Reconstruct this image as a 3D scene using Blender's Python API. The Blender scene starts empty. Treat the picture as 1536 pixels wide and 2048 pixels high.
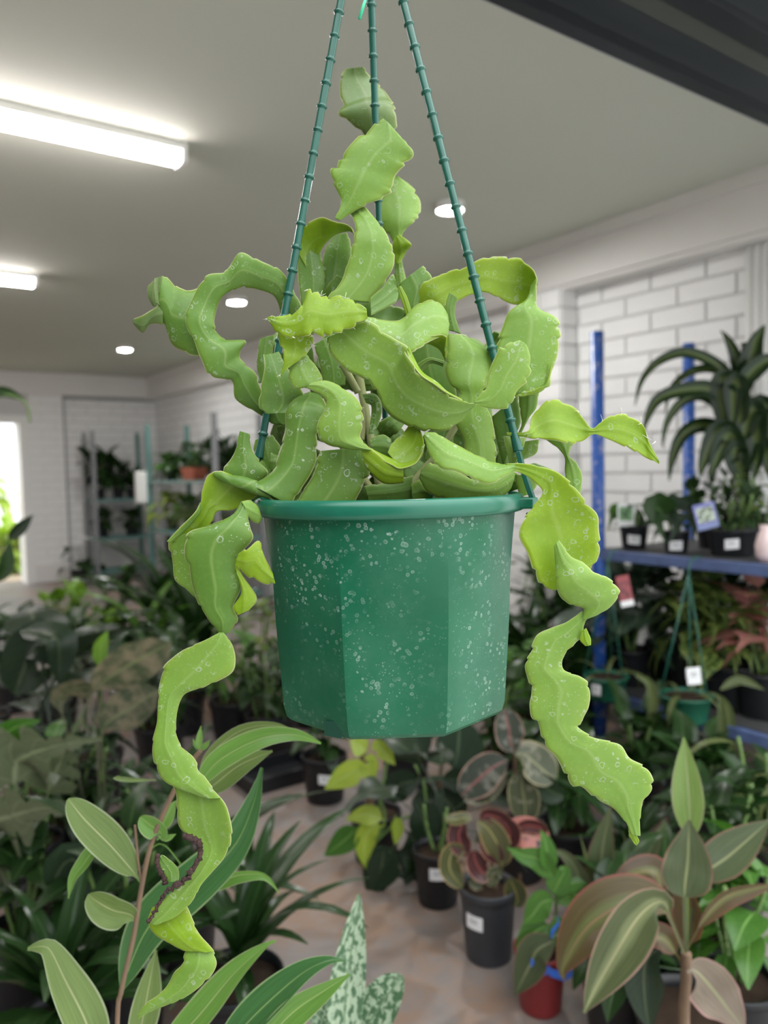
import bpy, math, random
from mathutils import Vector, Matrix, noise
R = math.radians
random.seed(7)
SC = bpy.context.scene
COL = SC.collection

# ------------------------------------------------------------------ camera, world, exposure
F_PX = 1540.0
CAM = Vector((0.0, 0.0, 1.5))
YAW, PITCH, ROLL = R(35.0), math.atan((1024 - 938) / F_PX), R(1.3)
_f0 = Vector((math.sin(YAW), math.cos(YAW), 0)); _r0 = Vector((math.cos(YAW), -math.sin(YAW), 0)); _z = Vector((0, 0, 1))
C_F = (_f0 * math.cos(PITCH) - _z * math.sin(PITCH)).normalized()
_u0 = _r0.cross(C_F).normalized()
C_R = _r0 * math.cos(ROLL) - _u0 * math.sin(ROLL)
C_U = _u0 * math.cos(ROLL) + _r0 * math.sin(ROLL)
cam_d = bpy.data.cameras.new('camera'); cam = bpy.data.objects.new('camera', cam_d); COL.objects.link(cam)
m = Matrix((C_R, C_U, -C_F)).transposed().to_4x4(); m.translation = CAM
cam.matrix_world = m
cam_d.sensor_fit = 'HORIZONTAL'; cam_d.sensor_width = 36.0; cam_d.lens = 36.0 * F_PX / 1536.0
cam_d.clip_start = 0.05; cam_d.clip_end = 200
cam_d.dof.use_dof = True; cam_d.dof.focus_distance = 0.69; cam_d.dof.aperture_fstop = 6.0
SC.camera = cam

SKY_HORIZON = 1.35
w = bpy.data.worlds.new('overcast_sky'); SC.world = w; w.use_nodes = True
_t = w.node_tree; _bg = _t.nodes['Background']                # overcast sky: three times brighter overhead than at the horizon
_tc = _t.nodes.new('ShaderNodeTexCoord'); _sp = _t.nodes.new('ShaderNodeSeparateXYZ'); _t.links.new(_tc.outputs['Generated'], _sp.inputs[0])
_mr = _t.nodes.new('ShaderNodeMapRange'); _mr.inputs[1].default_value = 0.0; _mr.inputs[2].default_value = 1.0; _mr.inputs[3].default_value = SKY_HORIZON; _mr.inputs[4].default_value = SKY_HORIZON * 3
_t.links.new(_sp.outputs[2], _mr.inputs[0]); _t.links.new(_mr.outputs[0], _bg.inputs[1])
_bg.inputs[0].default_value = (0.95, 0.98, 1.0, 1)
SC.view_settings.view_transform = 'Standard'; SC.view_settings.look = 'None'
SC.view_settings.gamma = 1.0; SC.view_settings.use_curve_mapping = False
SC.view_settings.exposure = 0.5

# ------------------------------------------------------------------ geometry helpers
def P(px, py, Z):
    """a point seen at pixel (px,py) at depth Z metres from the lens"""
    return CAM + Z * (C_F + C_R * ((px - 768) / F_PX) - C_U * ((py - 1024) / F_PX))
def ONZ(px, py, z):
    d = C_F + C_R * ((px - 768) / F_PX) - C_U * ((py - 1024) / F_PX)
    return CAM + d * ((z - CAM.z) / d.z)
def ONX(px, py, x):
    d = C_F + C_R * ((px - 768) / F_PX) - C_U * ((py - 1024) / F_PX)
    return CAM + d * ((x - CAM.x) / d.x)
def ONY(px, py, y):
    d = C_F + C_R * ((px - 768) / F_PX) - C_U * ((py - 1024) / F_PX)
    return CAM + d * ((y - CAM.y) / d.y)
def GP(px, Z):
    """floor position below pixel column px near the horizon, at depth Z"""
    p = P(px, 980, Z); return Vector((p.x, p.y, 0))

def empty(name, loc, label=None, cat=None, group=None, rz=0.0):
    o = bpy.data.objects.new(name, None); COL.objects.link(o)
    o.location = loc; o.rotation_euler = (0, 0, rz); o.empty_display_size = 0.05
    tag(o, label, cat, group); return o
def tag(o, label=None, cat=None, group=None, kind=None):
    if label: o['label'] = label
    if cat: o['category'] = cat
    if group: o['group'] = group
    if kind: o['kind'] = kind
    return o
def mesh(name, V, Fc, uv=None, smooth=True):
    me = bpy.data.meshes.new(name); me.from_pydata([tuple(v) for v in V], [], Fc)
    if uv is not None:
        l = me.uv_layers.new(name='UVMap')
        for lp in me.loops: l.data[lp.index].uv = uv[lp.vertex_index]
    if smooth: me.polygons.foreach_set('use_smooth', [True] * len(me.polygons))
    me.update(); return me
def obj(name, me, mat=None, parent=None, mtx=None):
    o = bpy.data.objects.new(name, me); COL.objects.link(o)
    if mat is not None and len(me.materials) == 0: me.materials.append(mat)
    if parent is not None: o.parent = parent
    if mtx is not None: o.matrix_local = mtx
    return o
def wmesh(name, V, Fc, mat, parent=None, uv=None, smooth=True):
    """mesh whose verts are world coords; parented under an unrotated chain"""
    off = Vector((0, 0, 0)); p = parent
    while p is not None: off += p.location; p = p.parent
    if parent is None:
        c = sum((Vector(v) for v in V), Vector()) / len(V)
        zmin = min(v[2] for v in V); c.z = zmin
        o = obj(name, mesh(name, [Vector(v) - c for v in V], Fc, uv, smooth), mat); o.location = c; return o
    return obj(name, mesh(name, [Vector(v) - off for v in V], Fc, uv, smooth), mat, parent)
BOXF = [(0, 3, 2, 1), (4, 5, 6, 7), (0, 1, 5, 4), (1, 2, 6, 5), (2, 3, 7, 6), (3, 0, 4, 7)]
def boxv(a, b):
    (x0, y0, z0), (x1, y1, z1) = a, b
    return [Vector(t) for t in ((x0, y0, z0), (x1, y0, z0), (x1, y1, z0), (x0, y1, z0), (x0, y0, z1), (x1, y0, z1), (x1, y1, z1), (x0, y1, z1))]
def box(name, a, b, mat, parent=None, bevel=0.0):
    o = wmesh(name, boxv(a, b), BOXF, mat, parent, smooth=False)
    if bevel:
        md = o.modifiers.new('bevel', 'BEVEL'); md.width = bevel; md.segments = 2
    return o
def boxes(name, lst, mat, parent=None):
    V, Fc = [], []
    for a, b in lst:
        n = len(V); V += boxv(a, b); Fc += [tuple(i + n for i in f) for f in BOXF]
    return wmesh(name, V, Fc, mat, parent, smooth=False)
def struct(o): o['kind'] = 'structure'; return o
def lathe(prof, n=24, cap0=False, cap1=False, squash=None):
    V, Fc = [], []
    for k, (r, z) in enumerate(prof):
        for i in range(n):
            a = 2 * math.pi * i / n; rr = r if squash is None else squash(r, z, a)
            V.append(Vector((rr * math.cos(a), rr * math.sin(a), z)))
    for k in range(len(prof) - 1):
        for i in range(n):
            j = (i + 1) % n; Fc.append((k * n + i, k * n + j, (k + 1) * n + j, (k + 1) * n + i))
    if cap0: Fc.append(tuple(range(n - 1, -1, -1)))
    if cap1: Fc.append(tuple((len(prof) - 1) * n + i for i in range(n)))
    return V, Fc
def crom(pts, sub):
    """Catmull-Rom through tuples"""
    out = []; n = len(pts)
    for i in range(n - 1):
        p0 = pts[max(i - 1, 0)]; p1 = pts[i]; p2 = pts[i + 1]; p3 = pts[min(i + 2, n - 1)]
        for s in range(sub):
            t = s / sub; t2 = t * t; t3 = t2 * t
            out.append(tuple(0.5 * ((2 * b) + (c - a) * t + (2 * a - 5 * b + 4 * c - d) * t2 + (3 * b - a - 3 * c + d) * t3) for a, b, c, d in zip(p0, p1, p2, p3)))
    out.append(tuple(pts[-1])); return out
def tube(pts, rad, n=8, caps=True):
    """pts list of Vectors, rad scalar or list"""
    V, Fc = [], []; N = len(pts)
    up = Vector((0.31, 0.22, 0.93))
    for i, p in enumerate(pts):
        t = (pts[min(i + 1, N - 1)] - pts[max(i - 1, 0)]); t = t.normalized() if t.length > 1e-9 else Vector((0, 0, 1))
        s = t.cross(up)
        if s.length < 0.05: s = t.cross(Vector((1, 0, 0)))
        s.normalize(); b = s.cross(t); r = rad[i] if isinstance(rad, (list, tuple)) else rad
        for k in range(n):
            a = 2 * math.pi * k / n; V.append(p + s * (r * math.cos(a)) + b * (r * math.sin(a)))
    for i in range(N - 1):
        for k in range(n):
            j = (k + 1) % n; Fc.append((i * n + k, i * n + j, (i + 1) * n + j, (i + 1) * n + k))
    if caps: Fc.append(tuple(range(n - 1, -1, -1))); Fc.append(tuple((N - 1) * n + k for k in range(n)))
    return V, Fc
def smoothpts(pts, sub=8): return [Vector(p) for p in crom([tuple(p) for p in pts], sub)]

# ------------------------------------------------------------------ materials
class NT:
    def __init__(s, name):
        s.m = bpy.data.materials.new(name); s.m.use_nodes = True; s.t = s.m.node_tree; s.n = s.t.nodes
        s.bsdf = s.n['Principled BSDF']; s.out = s.n['Material Output']
    def new(s, typ, **kw):
        nd = s.n.new(typ)
        for k, v in kw.items(): setattr(nd, k, v)
        return nd
    def link(s, a, b): s.t.links.new(a, b)
    def val(s, sock, v):
        if isinstance(v, bpy.types.NodeSocket): s.link(v, sock)
        else: sock.default_value = v
    def math(s, op, a, b=0.0, c=0.0, clamp=False):
        nd = s.new('ShaderNodeMath', operation=op); nd.use_clamp = clamp
        s.val(nd.inputs[0], a); s.val(nd.inputs[1], b); s.val(nd.inputs[2], c); return nd.outputs[0]
    def mix(s, fac, a, b):
        nd = s.new('ShaderNodeMix', data_type='RGBA'); s.val(nd.inputs[0], fac)
        s.val(nd.inputs[6], a if isinstance(a, bpy.types.NodeSocket) else (*a[:3], 1)); s.val(nd.inputs[7], b if isinstance(b, bpy.types.NodeSocket) else (*b[:3], 1)); return nd.outputs[2]
    def ramp(s, f, lo, hi):
        nd = s.new('ShaderNodeMapRange', clamp=True); s.val(nd.inputs[0], f); nd.inputs[1].default_value = lo; nd.inputs[2].default_value = hi; return nd.outputs[0]
    def noise(s, scale, detail=2.0, coord=None, rough=0.5):
        nd = s.new('ShaderNodeTexNoise'); nd.inputs['Scale'].default_value = scale; nd.inputs['Detail'].default_value = detail; nd.inputs['Roughness'].default_value = rough
        if coord is not None: s.link(coord, nd.inputs['Vector'])
        return nd.outputs['Fac']
    def vor(s, scale, coord=None, feature='F1', rnd=1.0):
        nd = s.new('ShaderNodeTexVoronoi', feature=feature); nd.inputs['Scale'].default_value = scale; nd.inputs['Randomness'].default_value = rnd
        if coord is not None: s.link(coord, nd.inputs['Vector'])
        return nd
    def obj(s): return s.new('ShaderNodeTexCoord').outputs['Object']
    def uv(s):
        sp = s.new('ShaderNodeSeparateXYZ'); s.link(s.new('ShaderNodeTexCoord').outputs['UV'], sp.inputs[0]); return sp.outputs[0], sp.outputs[1]
    def rnd(s): return s.new('ShaderNodeObjectInfo').outputs['Random']
    def bump(s, h, strength=0.3, dist=0.002):
        nd = s.new('ShaderNodeBump'); nd.inputs['Strength'].default_value = strength; nd.inputs['Distance'].default_value = dist
        s.link(h, nd.inputs['Height']); s.link(nd.outputs[0], s.bsdf.inputs['Normal'])
    def base(s, c):
        s.val(s.bsdf.inputs['Base Color'], c if isinstance(c, bpy.types.NodeSocket) else (*c[:3], 1))
    def rough(s, v): s.val(s.bsdf.inputs['Roughness'], v)
    def spec(s, v): s.bsdf.inputs['Specular IOR Level'].default_value = v
    def translucent(s, col, fac):
        tr = s.new('ShaderNodeBsdfTranslucent'); s.val(tr.inputs[0], col if isinstance(col, bpy.types.NodeSocket) else (*col[:3], 1))
        mx = s.new('ShaderNodeMixShader'); mx.inputs[0].default_value = fac
        s.link(s.bsdf.outputs[0], mx.inputs[1]); s.link(tr.outputs[0], mx.inputs[2]); s.link(mx.outputs[0], s.out.inputs[0])

def m_plain(name, c, rough=0.5, var=0.12, scale=6.0, spec=0.5, metal=0.0, bump=0.0):
    t = NT(name); o = t.obj(); n = t.noise(scale, 3, o)
    t.base(t.mix(n, [x * (1 - var) for x in c], [min(1, x * (1 + var)) for x in c])); t.rough(rough); t.spec(spec); t.bsdf.inputs['Metallic'].default_value = metal
    if bump: t.bump(t.noise(scale * 8, 3, o), bump)
    return t.m
def m_emit(name, c, s):
    t = NT(name); t.base((0.9, 0.9, 0.9)); t.bsdf.inputs['Emission Color'].default_value = (*c, 1); t.bsdf.inputs['Emission Strength'].default_value = s; return t.m

def m_leaf(name, c1, c2, rib=None, edge=None, vein=0.0, veincol=None, blotch=None, blotch_th=0.5, blotch_scale=5.0, rough=0.38, trans=0.25, stripe=None, spec=0.33, ribw=0.035, edgen=0.04, soft=0.03):
    """leaf with midrib along UV x=0.5; optional edge colour, side veins, variegation blotches or centre stripe"""
    t = NT(name); u, v = t.uv(); o = t.obj()
    d = t.math('ABSOLUTE', t.math('SUBTRACT', u, 0.5))          # 0 on midrib, .5 on edge
    r = t.rnd()
    f = t.math('ADD', t.math('MULTIPLY', t.noise(9.0, 2, o), 0.6), t.math('MULTIPLY', r, 0.5), clamp=True)
    c = t.mix(f, c1, c2)
    if stripe: c = t.mix(t.math('MULTIPLY', t.ramp(t.math('ADD', d, t.math('MULTIPLY', t.noise(14, 2, o), 0.12)), 0.26, 0.14), 0.85), c, stripe)
    if blotch:
        cb = t.new('ShaderNodeCombineXYZ'); t.link(t.math('MULTIPLY', u, 1.0), cb.inputs[0]); t.link(t.math('MULTIPLY', v, 2.2), cb.inputs[1]); t.link(t.math('MULTIPLY', r, 9.0), cb.inputs[2])
        nn = t.noise(blotch_scale, 3, cb.outputs[0], 0.6)
        c = t.mix(t.ramp(nn, blotch_th - soft, blotch_th + soft), c, blotch)
    if vein:
        ph = t.math('SUBTRACT', v, t.math('MULTIPLY', d, 0.45))
        wv = t.math('ABSOLUTE', t.math('SINE', t.math('MULTIPLY', ph, vein * math.pi)))
        c = t.mix(t.math('MULTIPLY', t.ramp(wv, 0.16, 0.0), 0.5), c, veincol or [min(1, x * 1.6) for x in c2])
    if edge: c = t.mix(t.ramp(t.math('ADD', d, t.math('MULTIPLY', t.noise(20, 2, o), edgen)), 0.472, 0.495), c, edge)
    if rib: c = t.mix(t.ramp(d, ribw, ribw * 0.4), c, rib)
    sk = t.new('ShaderNodeCombineXYZ'); t.link(t.math('MULTIPLY', u, 26.0), sk.inputs[0]); t.link(t.math('MULTIPLY', v, 2.5), sk.inputs[1]); t.link(t.math('MULTIPLY', r, 31.0), sk.inputs[2])
    st = t.new('ShaderNodeHueSaturation'); t.link(c, st.inputs['Color']); st.inputs['Hue'].default_value = 0.5
    t.link(t.math('ADD', 0.62, t.math('MULTIPLY', t.noise(1.0, 3, sk.outputs[0]), 0.76)), st.inputs['Value']); c = st.outputs[0]
    t.base(c); t.rough(rough); t.spec(spec)
    if trans:
        hs = t.new('ShaderNodeHueSaturation'); hs.inputs['Saturation'].default_value = 1.15; hs.inputs['Value'].default_value = 1.3; t.link(c, hs.inputs['Color'])
        t.translucent(hs.outputs[0], trans)
    return t.m

def m_cactus(name, c1, c2, spots=0.6, trans=0.3, rib=(0.42, 0.55, 0.22)):
    c1, c2, rib = [[x * k for x, k in zip(c, (0.60, 0.63, 0.50))] for c in (c1, c2, rib)]
    t = NT(name); u, v = t.uv(); o = t.obj()
    d = t.math('ABSOLUTE', t.math('SUBTRACT', u, 0.5))
    f = t.math('ADD', t.math('MULTIPLY', t.ramp(t.noise(14.0, 3, o), 0.3, 0.7), 0.7), t.math('MULTIPLY', t.rnd(), 0.3), clamp=True)
    c = t.mix(f, c1, c2)
    c = t.mix(t.math('MULTIPLY', t.ramp(t.noise(260.0, 2, o), 0.5, 0.75), 0.18), c, [x * 1.35 for x in c2])
    # younger, yellower flesh towards the thin margins
    c = t.mix(t.math('MULTIPLY', t.ramp(d, 0.3, 0.49), 0.35), c, [c2[0] * 1.25, c2[1] * 1.12, c2[2] * 0.5])
    c = t.mix(t.math('MULTIPLY', t.ramp(d, 0.05, 0.0), 0.42), c, rib)
    c = t.mix(t.math('MULTIPLY', t.ramp(d, 0.480, 0.492), 0.85), c, (0.46, 0.46, 0.22))
    # dried hard-water rings and flecks
    mask = t.ramp(t.noise(13.0, 2, o), 0.40, 0.54)
    wob = t.new('ShaderNodeVectorMath', operation='ADD'); t.link(o, wob.inputs[0])
    nz = t.new('ShaderNodeTexNoise'); nz.inputs['Scale'].default_value = 140; t.link(o, nz.inputs['Vector'])
    sc_ = t.new('ShaderNodeVectorMath', operation='SCALE'); sc_.inputs['Scale'].default_value = 0.007; t.link(nz.outputs['Color'], sc_.inputs[0]); t.link(sc_.outputs[0], wob.inputs[1])
    d1 = t.vor(115.0, wob.outputs[0]).outputs['Distance']
    ring = t.math('MULTIPLY', t.ramp(d1, 0.20, 0.25), t.ramp(d1, 0.33, 0.28))
    d2 = t.vor(330.0, o).outputs['Distance']; fleck = t.ramp(d2, 0.2, 0.12)
    sel = t.ramp(t.noise(60.0, 1, o), 0.46, 0.56)
    s = t.math('MULTIPLY', t.math('MAXIMUM', t.math('MULTIPLY', ring, sel), t.math('MULTIPLY', t.math('MULTIPLY', fleck, t.ramp(t.noise(90.0, 1, o), 0.46, 0.54)), 0.9)), mask)
    c = t.mix(t.math('MULTIPLY', s, spots), c, (0.40, 0.46, 0.34))
    t.base(c); t.rough(t.math('ADD', 0.32, t.math('MULTIPLY', t.noise(40, 2, o), 0.16))); t.spec(0.32)
    t.bump(t.math('ADD', t.noise(60.0, 3, o), t.math('MULTIPLY', s, 0.6)), 0.12, 0.002)
    hs = t.new('ShaderNodeHueSaturation'); hs.inputs['Saturation'].default_value = 1.2; hs.inputs['Value'].default_value = 1.25; t.link(c, hs.inputs['Color'])
    t.translucent(hs.outputs[0], trans)
    return t.m

# ------------------------------------------------------------------ the room
XW, XP, YB = 4.0, 3.84, 11.8           # brick face of right wall, face of its piers and beam, back wall
HC, HB = 2.955, 2.655                  # ceiling, underside of the ring beam
XL, YF = -7.0, 1.14                    # left wall, inner face of the front wall above the opening
BK_L, BK_H, BK_J = 0.36, 0.12, 0.016

def concrete():
    t = NT('worn_concrete'); o = t.obj()
    c = t.mix(t.ramp(t.noise(1.3, 4, o, 0.6), 0.35, 0.65), (0.20, 0.17, 0.155), (0.27, 0.245, 0.235))
    c = t.mix(t.math('MULTIPLY', t.ramp(t.noise(2.6, 5, o, 0.7), 0.47, 0.6), 0.85), c, (0.26, 0.165, 0.11))
    c = t.mix(t.math('MULTIPLY', t.ramp(t.noise(9.0, 4, o), 0.55, 0.7), 0.4), c, (0.15, 0.12, 0.11))
    t.base(c); t.rough(t.math('ADD', 0.35, t.math('MULTIPLY', t.noise(5, 3, o), 0.35))); t.bump(t.noise(40, 4, o), 0.2, 0.003); return t.m
M_floor = concrete()
M_ceil = m_plain('ceiling_paint', (0.60, 0.615, 0.535), 0.85, 0.02, 1.5, 0.3)
M_brick = m_plain('white_painted_brick', (0.84, 0.835, 0.825), 0.6, 0.03, 9.0, 0.4, bump=0.1)
M_mortar = m_plain('painted_mortar', (0.66, 0.655, 0.64), 0.8, 0.05, 12.0)
M_beam = m_plain('white_painted_render', (0.76, 0.74, 0.71), 0.7, 0.04, 3.0, 0.3, bump=0.08)
M_white = m_plain('white_paint', (0.82, 0.82, 0.80), 0.45, 0.03, 5.0)
M_dark = m_plain('dark_grey_metal', (0.022, 0.026, 0.030), 0.42, 0.1, 4.0)
M_dark2 = m_plain('black_metal', (0.008, 0.010, 0.013), 0.4, 0.1, 4.0)
M_dark3 = m_plain('olive_grey_strip', (0.045, 0.050, 0.042), 0.55, 0.1, 4.0)
M_alu = m_plain('light_grey_edge', (0.28, 0.28, 0.29), 0.4, 0.1, 4.0)

struct(box('ground_bounce', (-12, -14, -0.11), (14, 0.80, -0.004), m_plain('pale_bounce_ground', (0.50, 0.49, 0.46), 0.85, 0.1, 2.0)))  # unseen ground outside, made pale to bounce skylight up to the ceiling
struct(box('floor', (XL, 0.80, -0.1), (XW + 0.3, YB + 6.0, 0), M_floor))
struct(box('ceiling', (XL, YF - 0.3, HC), (XW + 0.3, YB + 0.3, HC + 0.12), M_ceil))
wr = struct(box('wall_right', (XW + 0.004, YF - 0.3, 0), (XW + 0.3, YB + 0.3, HC), M_mortar))
wl = struct(box('wall_left', (XL - 0.2, YF - 0.3, 0), (XL, YB + 0.3, HC), M_beam))
# back wall with a doorway on the left of the view
D0, D1, DH = 0.75, 2.06, 2.27
wb = struct(boxes('wall_back', [((XL, YB + 0.004, 0), (D0, YB + 0.25, HC)), ((D1, YB + 0.004, 0), (XW, YB + 0.25, HC)), ((D0, YB + 0.004, DH), (D1, YB + 0.25, HC))], M_mortar))
# ring beam and coving along both walls
struct(boxes('trim_1', [((XP, YF, HB), (XW, YB, HC - 0.07)), ((XP - 0.03, YF, HC - 0.07), (XW, YB, HC))], M_beam))
struct(boxes('trim_2', [((XL, YB - 0.14, HB), (XP, YB + 0.003, HC - 0.07)), ((XL, YB - 0.17, HC - 0.07), (XP - 0.03, YB + 0.003, HC))], M_beam))
struct(box('trim_3', (XP + 0.02, YF, HB - 0.025), (XW, YB, HB), M_beam))

bk = mesh('brick', boxv((0, 0, 0), (0.016, BK_L - BK_J, BK_H - BK_J)), BOXF, smooth=False); bk.materials.append(M_brick)
bkb = mesh('brick', boxv((0, 0, 0), (BK_L - BK_J, 0.016, BK_H - BK_J)), BOXF, smooth=False); bkb.materials.append(M_brick)
def brick_x(parent, y0, y1, z0, z1, xface):
    """bricks on a wall facing -x, between y0 and y1"""
    row = int(round(z0 / BK_H))
    while row * BK_H + BK_H <= z1 + 0.02:
        z = row * BK_H + BK_J / 2; y = y0 - (BK_L / 2 if row % 2 else 0)
        while y < y1 - 0.03:
            a, b = max(y, y0), min(y + BK_L - BK_J, y1)
            if b - a > 0.05:
                o = obj('brick', bk, None, parent); o.location = Vector((xface - 0.012, a, z)) - parent.location
                o.scale = (1, (b - a) / (BK_L - BK_J), 1)
            y += BK_L
        row += 1
# piers stand proud of the brick panels on the right wall
P1A, P1B = 3.46, 3.92
pr = struct(box('trim_4', (XP + 0.012, P1A, 0), (XW, P1B, HB), M_mortar))
brick_x(pr, P1A, P1B, 1.2, HB, XP + 0.012)
bks = mesh('brick', boxv((0, 0, 0), (XW - XP - 0.02, 0.016, BK_H - BK_J)), BOXF, smooth=False); bks.materials.append(M_brick)
for row in range(10, 22):
    o = obj('brick', bks, None, pr); o.location = Vector((XP + 0.016, P1A - 0.012, row * BK_H + BK_J / 2)) - pr.location
brick_x(wr, 2.27 - 1.0, P1A - 0.02, 0.95, HB - 0.03, XW + 0.004)
brick_x(wr, P1B + 0.0, YB, 1.2, HB - 0.03, XW + 0.004)
def brick_rest(name, y0, y1, z1, xface, parent):
    lst = []; row = 0
    while (row + 1) * BK_H <= z1 + 0.02:
        y = y0 - (BK_L / 2 if row % 2 else 0)
        while y < y1 - 0.03:
            a, b = max(y, y0), min(y + BK_L - BK_J, y1)
            if b - a > 0.05: lst.append(((xface - 0.012, a, row * BK_H + BK_J / 2), (xface + 0.003, b, row * BK_H + BK_H - BK_J / 2)))
            y += BK_L
        row += 1
    o = boxes(name, lst, M_brick, parent); o['kind'] = 'stuff'
brick_rest('lower_bricks', P1B, YB, 1.2, XW + 0.004, wr)
brick_rest('lower_bricks', 2.27 - 1.0, P1A - 0.02, 0.96, XW + 0.004, wr)
brick_rest('lower_bricks', P1A, P1B, 1.2, XP + 0.012, pr)
# back wall: pier beside the doorway, recessed panel to the corner
PBX = 2.62
pb = struct(box('trim_5', (D1 + 0.1, YB - 0.10, 0), (PBX, YB + 0.003, HB), M_beam))
def brick_y(parent, x0, x1, z0, z1, yface):
    row = int(round(z0 / BK_H))
    while row * BK_H + BK_H <= z1 + 0.02:
        z = row * BK_H + BK_J / 2; x = x0 - (BK_L / 2 if row % 2 else 0)
        while x < x1 - 0.03:
            a, b = max(x, x0), min(x + BK_L - BK_J, x1)
            if b - a > 0.04:
                o = obj('brick', bkb, None, parent); o.location = Vector((a, yface - 0.005, z)) - parent.location; o.scale = ((b - a) / (BK_L - BK_J), 1, 1)
            x += BK_L
        row += 1
brick_y(wb, PBX, XW, 0.5, HB, YB + 0.004)
brick_y(pb, D1 + 0.1, PBX, 0.3, HB, YB - 0.10)
# doorway frame and glazed leaf standing open outside
dr = struct(boxes('door_1', [((D1 - 0.02, YB - 0.13, 0), (D1 + 0.1, YB + 0.26, DH + 0.09)), ((D0 - 0.1, YB - 0.13, DH), (D1 - 0.02, YB + 0.26, DH + 0.09)), ((D0 - 0.1, YB - 0.13, 0), (D0, YB + 0.26, DH))], M_white))
# grey strips painting the shaded recess edge and the shade under the beam
e_ = ONY(120, 1000, YB - 0.12).x
struct(boxes('trim_11', [((PBX - 0.01, YB - 0.025, 0.02), (PBX + 0.04, YB - 0.008, HB)), ((PBX + 0.04, YB - 0.025, HB - 0.05), (XW, YB - 0.008, HB - 0.002))], m_plain('recess_shade_grey', (0.34, 0.35, 0.34), 0.6)))
# white pipes running up the right wall
for i, (px, r) in enumerate(((1500, 0.022), (1517, 0.026), (1533, 0.022))):
    p = ONX(px, 620, XW - 0.035)
    V, Fc = tube([Vector((XW - 0.035, p.y, 0.02)), Vector((XW - 0.035, p.y, HB))], r, 12)
    o = wmesh('wall_pipe', V, Fc, M_white); tag(o, ['white pipe beside the brick panel, first of three on the right wall', 'middle white pipe of the three running up the right wall', 'white pipe at the right edge of the photo, last of three'][i], 'pipe', 'white pipes on the right wall')

# front wall: dark door header running over the opening the camera looks through
struct(boxes('wall_front', [((XL, 0.80, 2.42), (XW, YF - 0.01, HC + 0.1))], M_dark))
tr = struct(boxes('trim_6', [((XL, YF - 0.045, 2.395), (XW, YF - 0.01, 2.9))], M_dark2))
struct(boxes('trim_7', [((XL, YF - 0.012, 2.40), (XW, YF, 2.9))], M_alu))
struct(boxes('trim_8', [((XL, 0.955, 2.405), (XW, 1.0, 2.42))], M_dark3))
struct(boxes('trim_9', [((XL, 0.90, 2.40), (XW, 0.95, 2.42))], M_dark2))
struct(boxes('trim_10', [((XL, 0.775, 2.43), (XW, 0.80, 2.6))], M_white))
struct(box('wall_front_side', (XW - 0.05, 0.75, 0), (XW + 0.3, YF, HC), M_dark))

struct(box('wall_light_block', (-1.9, -5.0, 0), (-1.7, 0.75, 3.2), m_plain('dark_light_block', (0.05, 0.055, 0.06), 0.6)))  # unseen wall added to block skylight from the left
# ------------------------------------------------------------------ lamps on the ceiling
M_tube = m_emit('lit_diffuser', (1.0, 0.92, 0.92), 27.0)
M_down = m_emit('lit_downlight', (1.0, 0.99, 0.97), 400.0)
def batten(px, py, label, length=1.5):
    e = ONZ(px, py, HC - 0.06)
    root = empty('fluorescent_batten', (e.x, e.y, HC), label, 'ceiling light', 'fluorescent battens on the ceiling')
    x0, x1 = e.x - length, e.x
    box('tray', (x0, e.y - 0.055, HC - 0.035), (x1, e.y + 0.055, HC), M_white, root)
    n = 9; V, Fc = [], []
    for xx in (x0 + 0.012, x1 - 0.03):
        for k in range(n):
            a = math.pi * k / (n - 1); V.append(Vector((xx, e.y + 0.052 * math.cos(a), HC - 0.034 - 0.055 * math.sin(a) ** 0.7)))
    for k in range(n - 1): Fc.append((k, k + 1, n + k + 1, n + k))
    Fc += [tuple(range(n - 1, -1, -1)), tuple(range(n, 2 * n))]
    wmesh('diffuser', V, Fc, M_tube, root)
    box('end_cap', (x1 - 0.03, e.y - 0.055, HC - 0.088), (x1 - 0.0, e.y + 0.055, HC - 0.034), M_white, root, 0.008)
    box('end_cap', (x0, e.y - 0.055, HC - 0.088), (x0 + 0.012, e.y + 0.055, HC - 0.034), M_white, root, 0.004)
    return e
b1 = batten(368, 322, 'long lit fluorescent batten nearest the camera, upper left of the ceiling')
b2 = batten(74, 568, 'smaller-looking lit fluorescent batten further back at the left edge')
batten(-560, 300, 'added unseen fluorescent batten for room light, in line with the nearest one')  # out of view, added to brighten the room
batten(-560, 568, 'added unseen fluorescent batten for room light, in line with the farther one')  # second added batten, unseen, for more light indoors
def downlight(px, py, label):
    e = ONZ(px, py, HC - 0.02)
    root = empty('downlight', (e.x, e.y, HC), label, 'ceiling light', 'round downlights in a row on the ceiling')
    V, Fc = lathe([(0.080, 0), (0.080, -0.040), (0.071, -0.042), (0.070, -0.03)], 28); obj('bezel', mesh('bezel', V, Fc), M_white, root)
    V, Fc = lathe([(0.0705, -0.034), (0.05, -0.0375), (0.001, -0.0385)], 28); obj('lens', mesh('lens', V, Fc), M_down, root)
downlight(900, 414, 'bright round downlight just right of the right hanging cord')
downlight(473, 601, 'round downlight framed inside the looped stem')
downlight(250, 697, 'farthest small round downlight towards the back wall')

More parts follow.
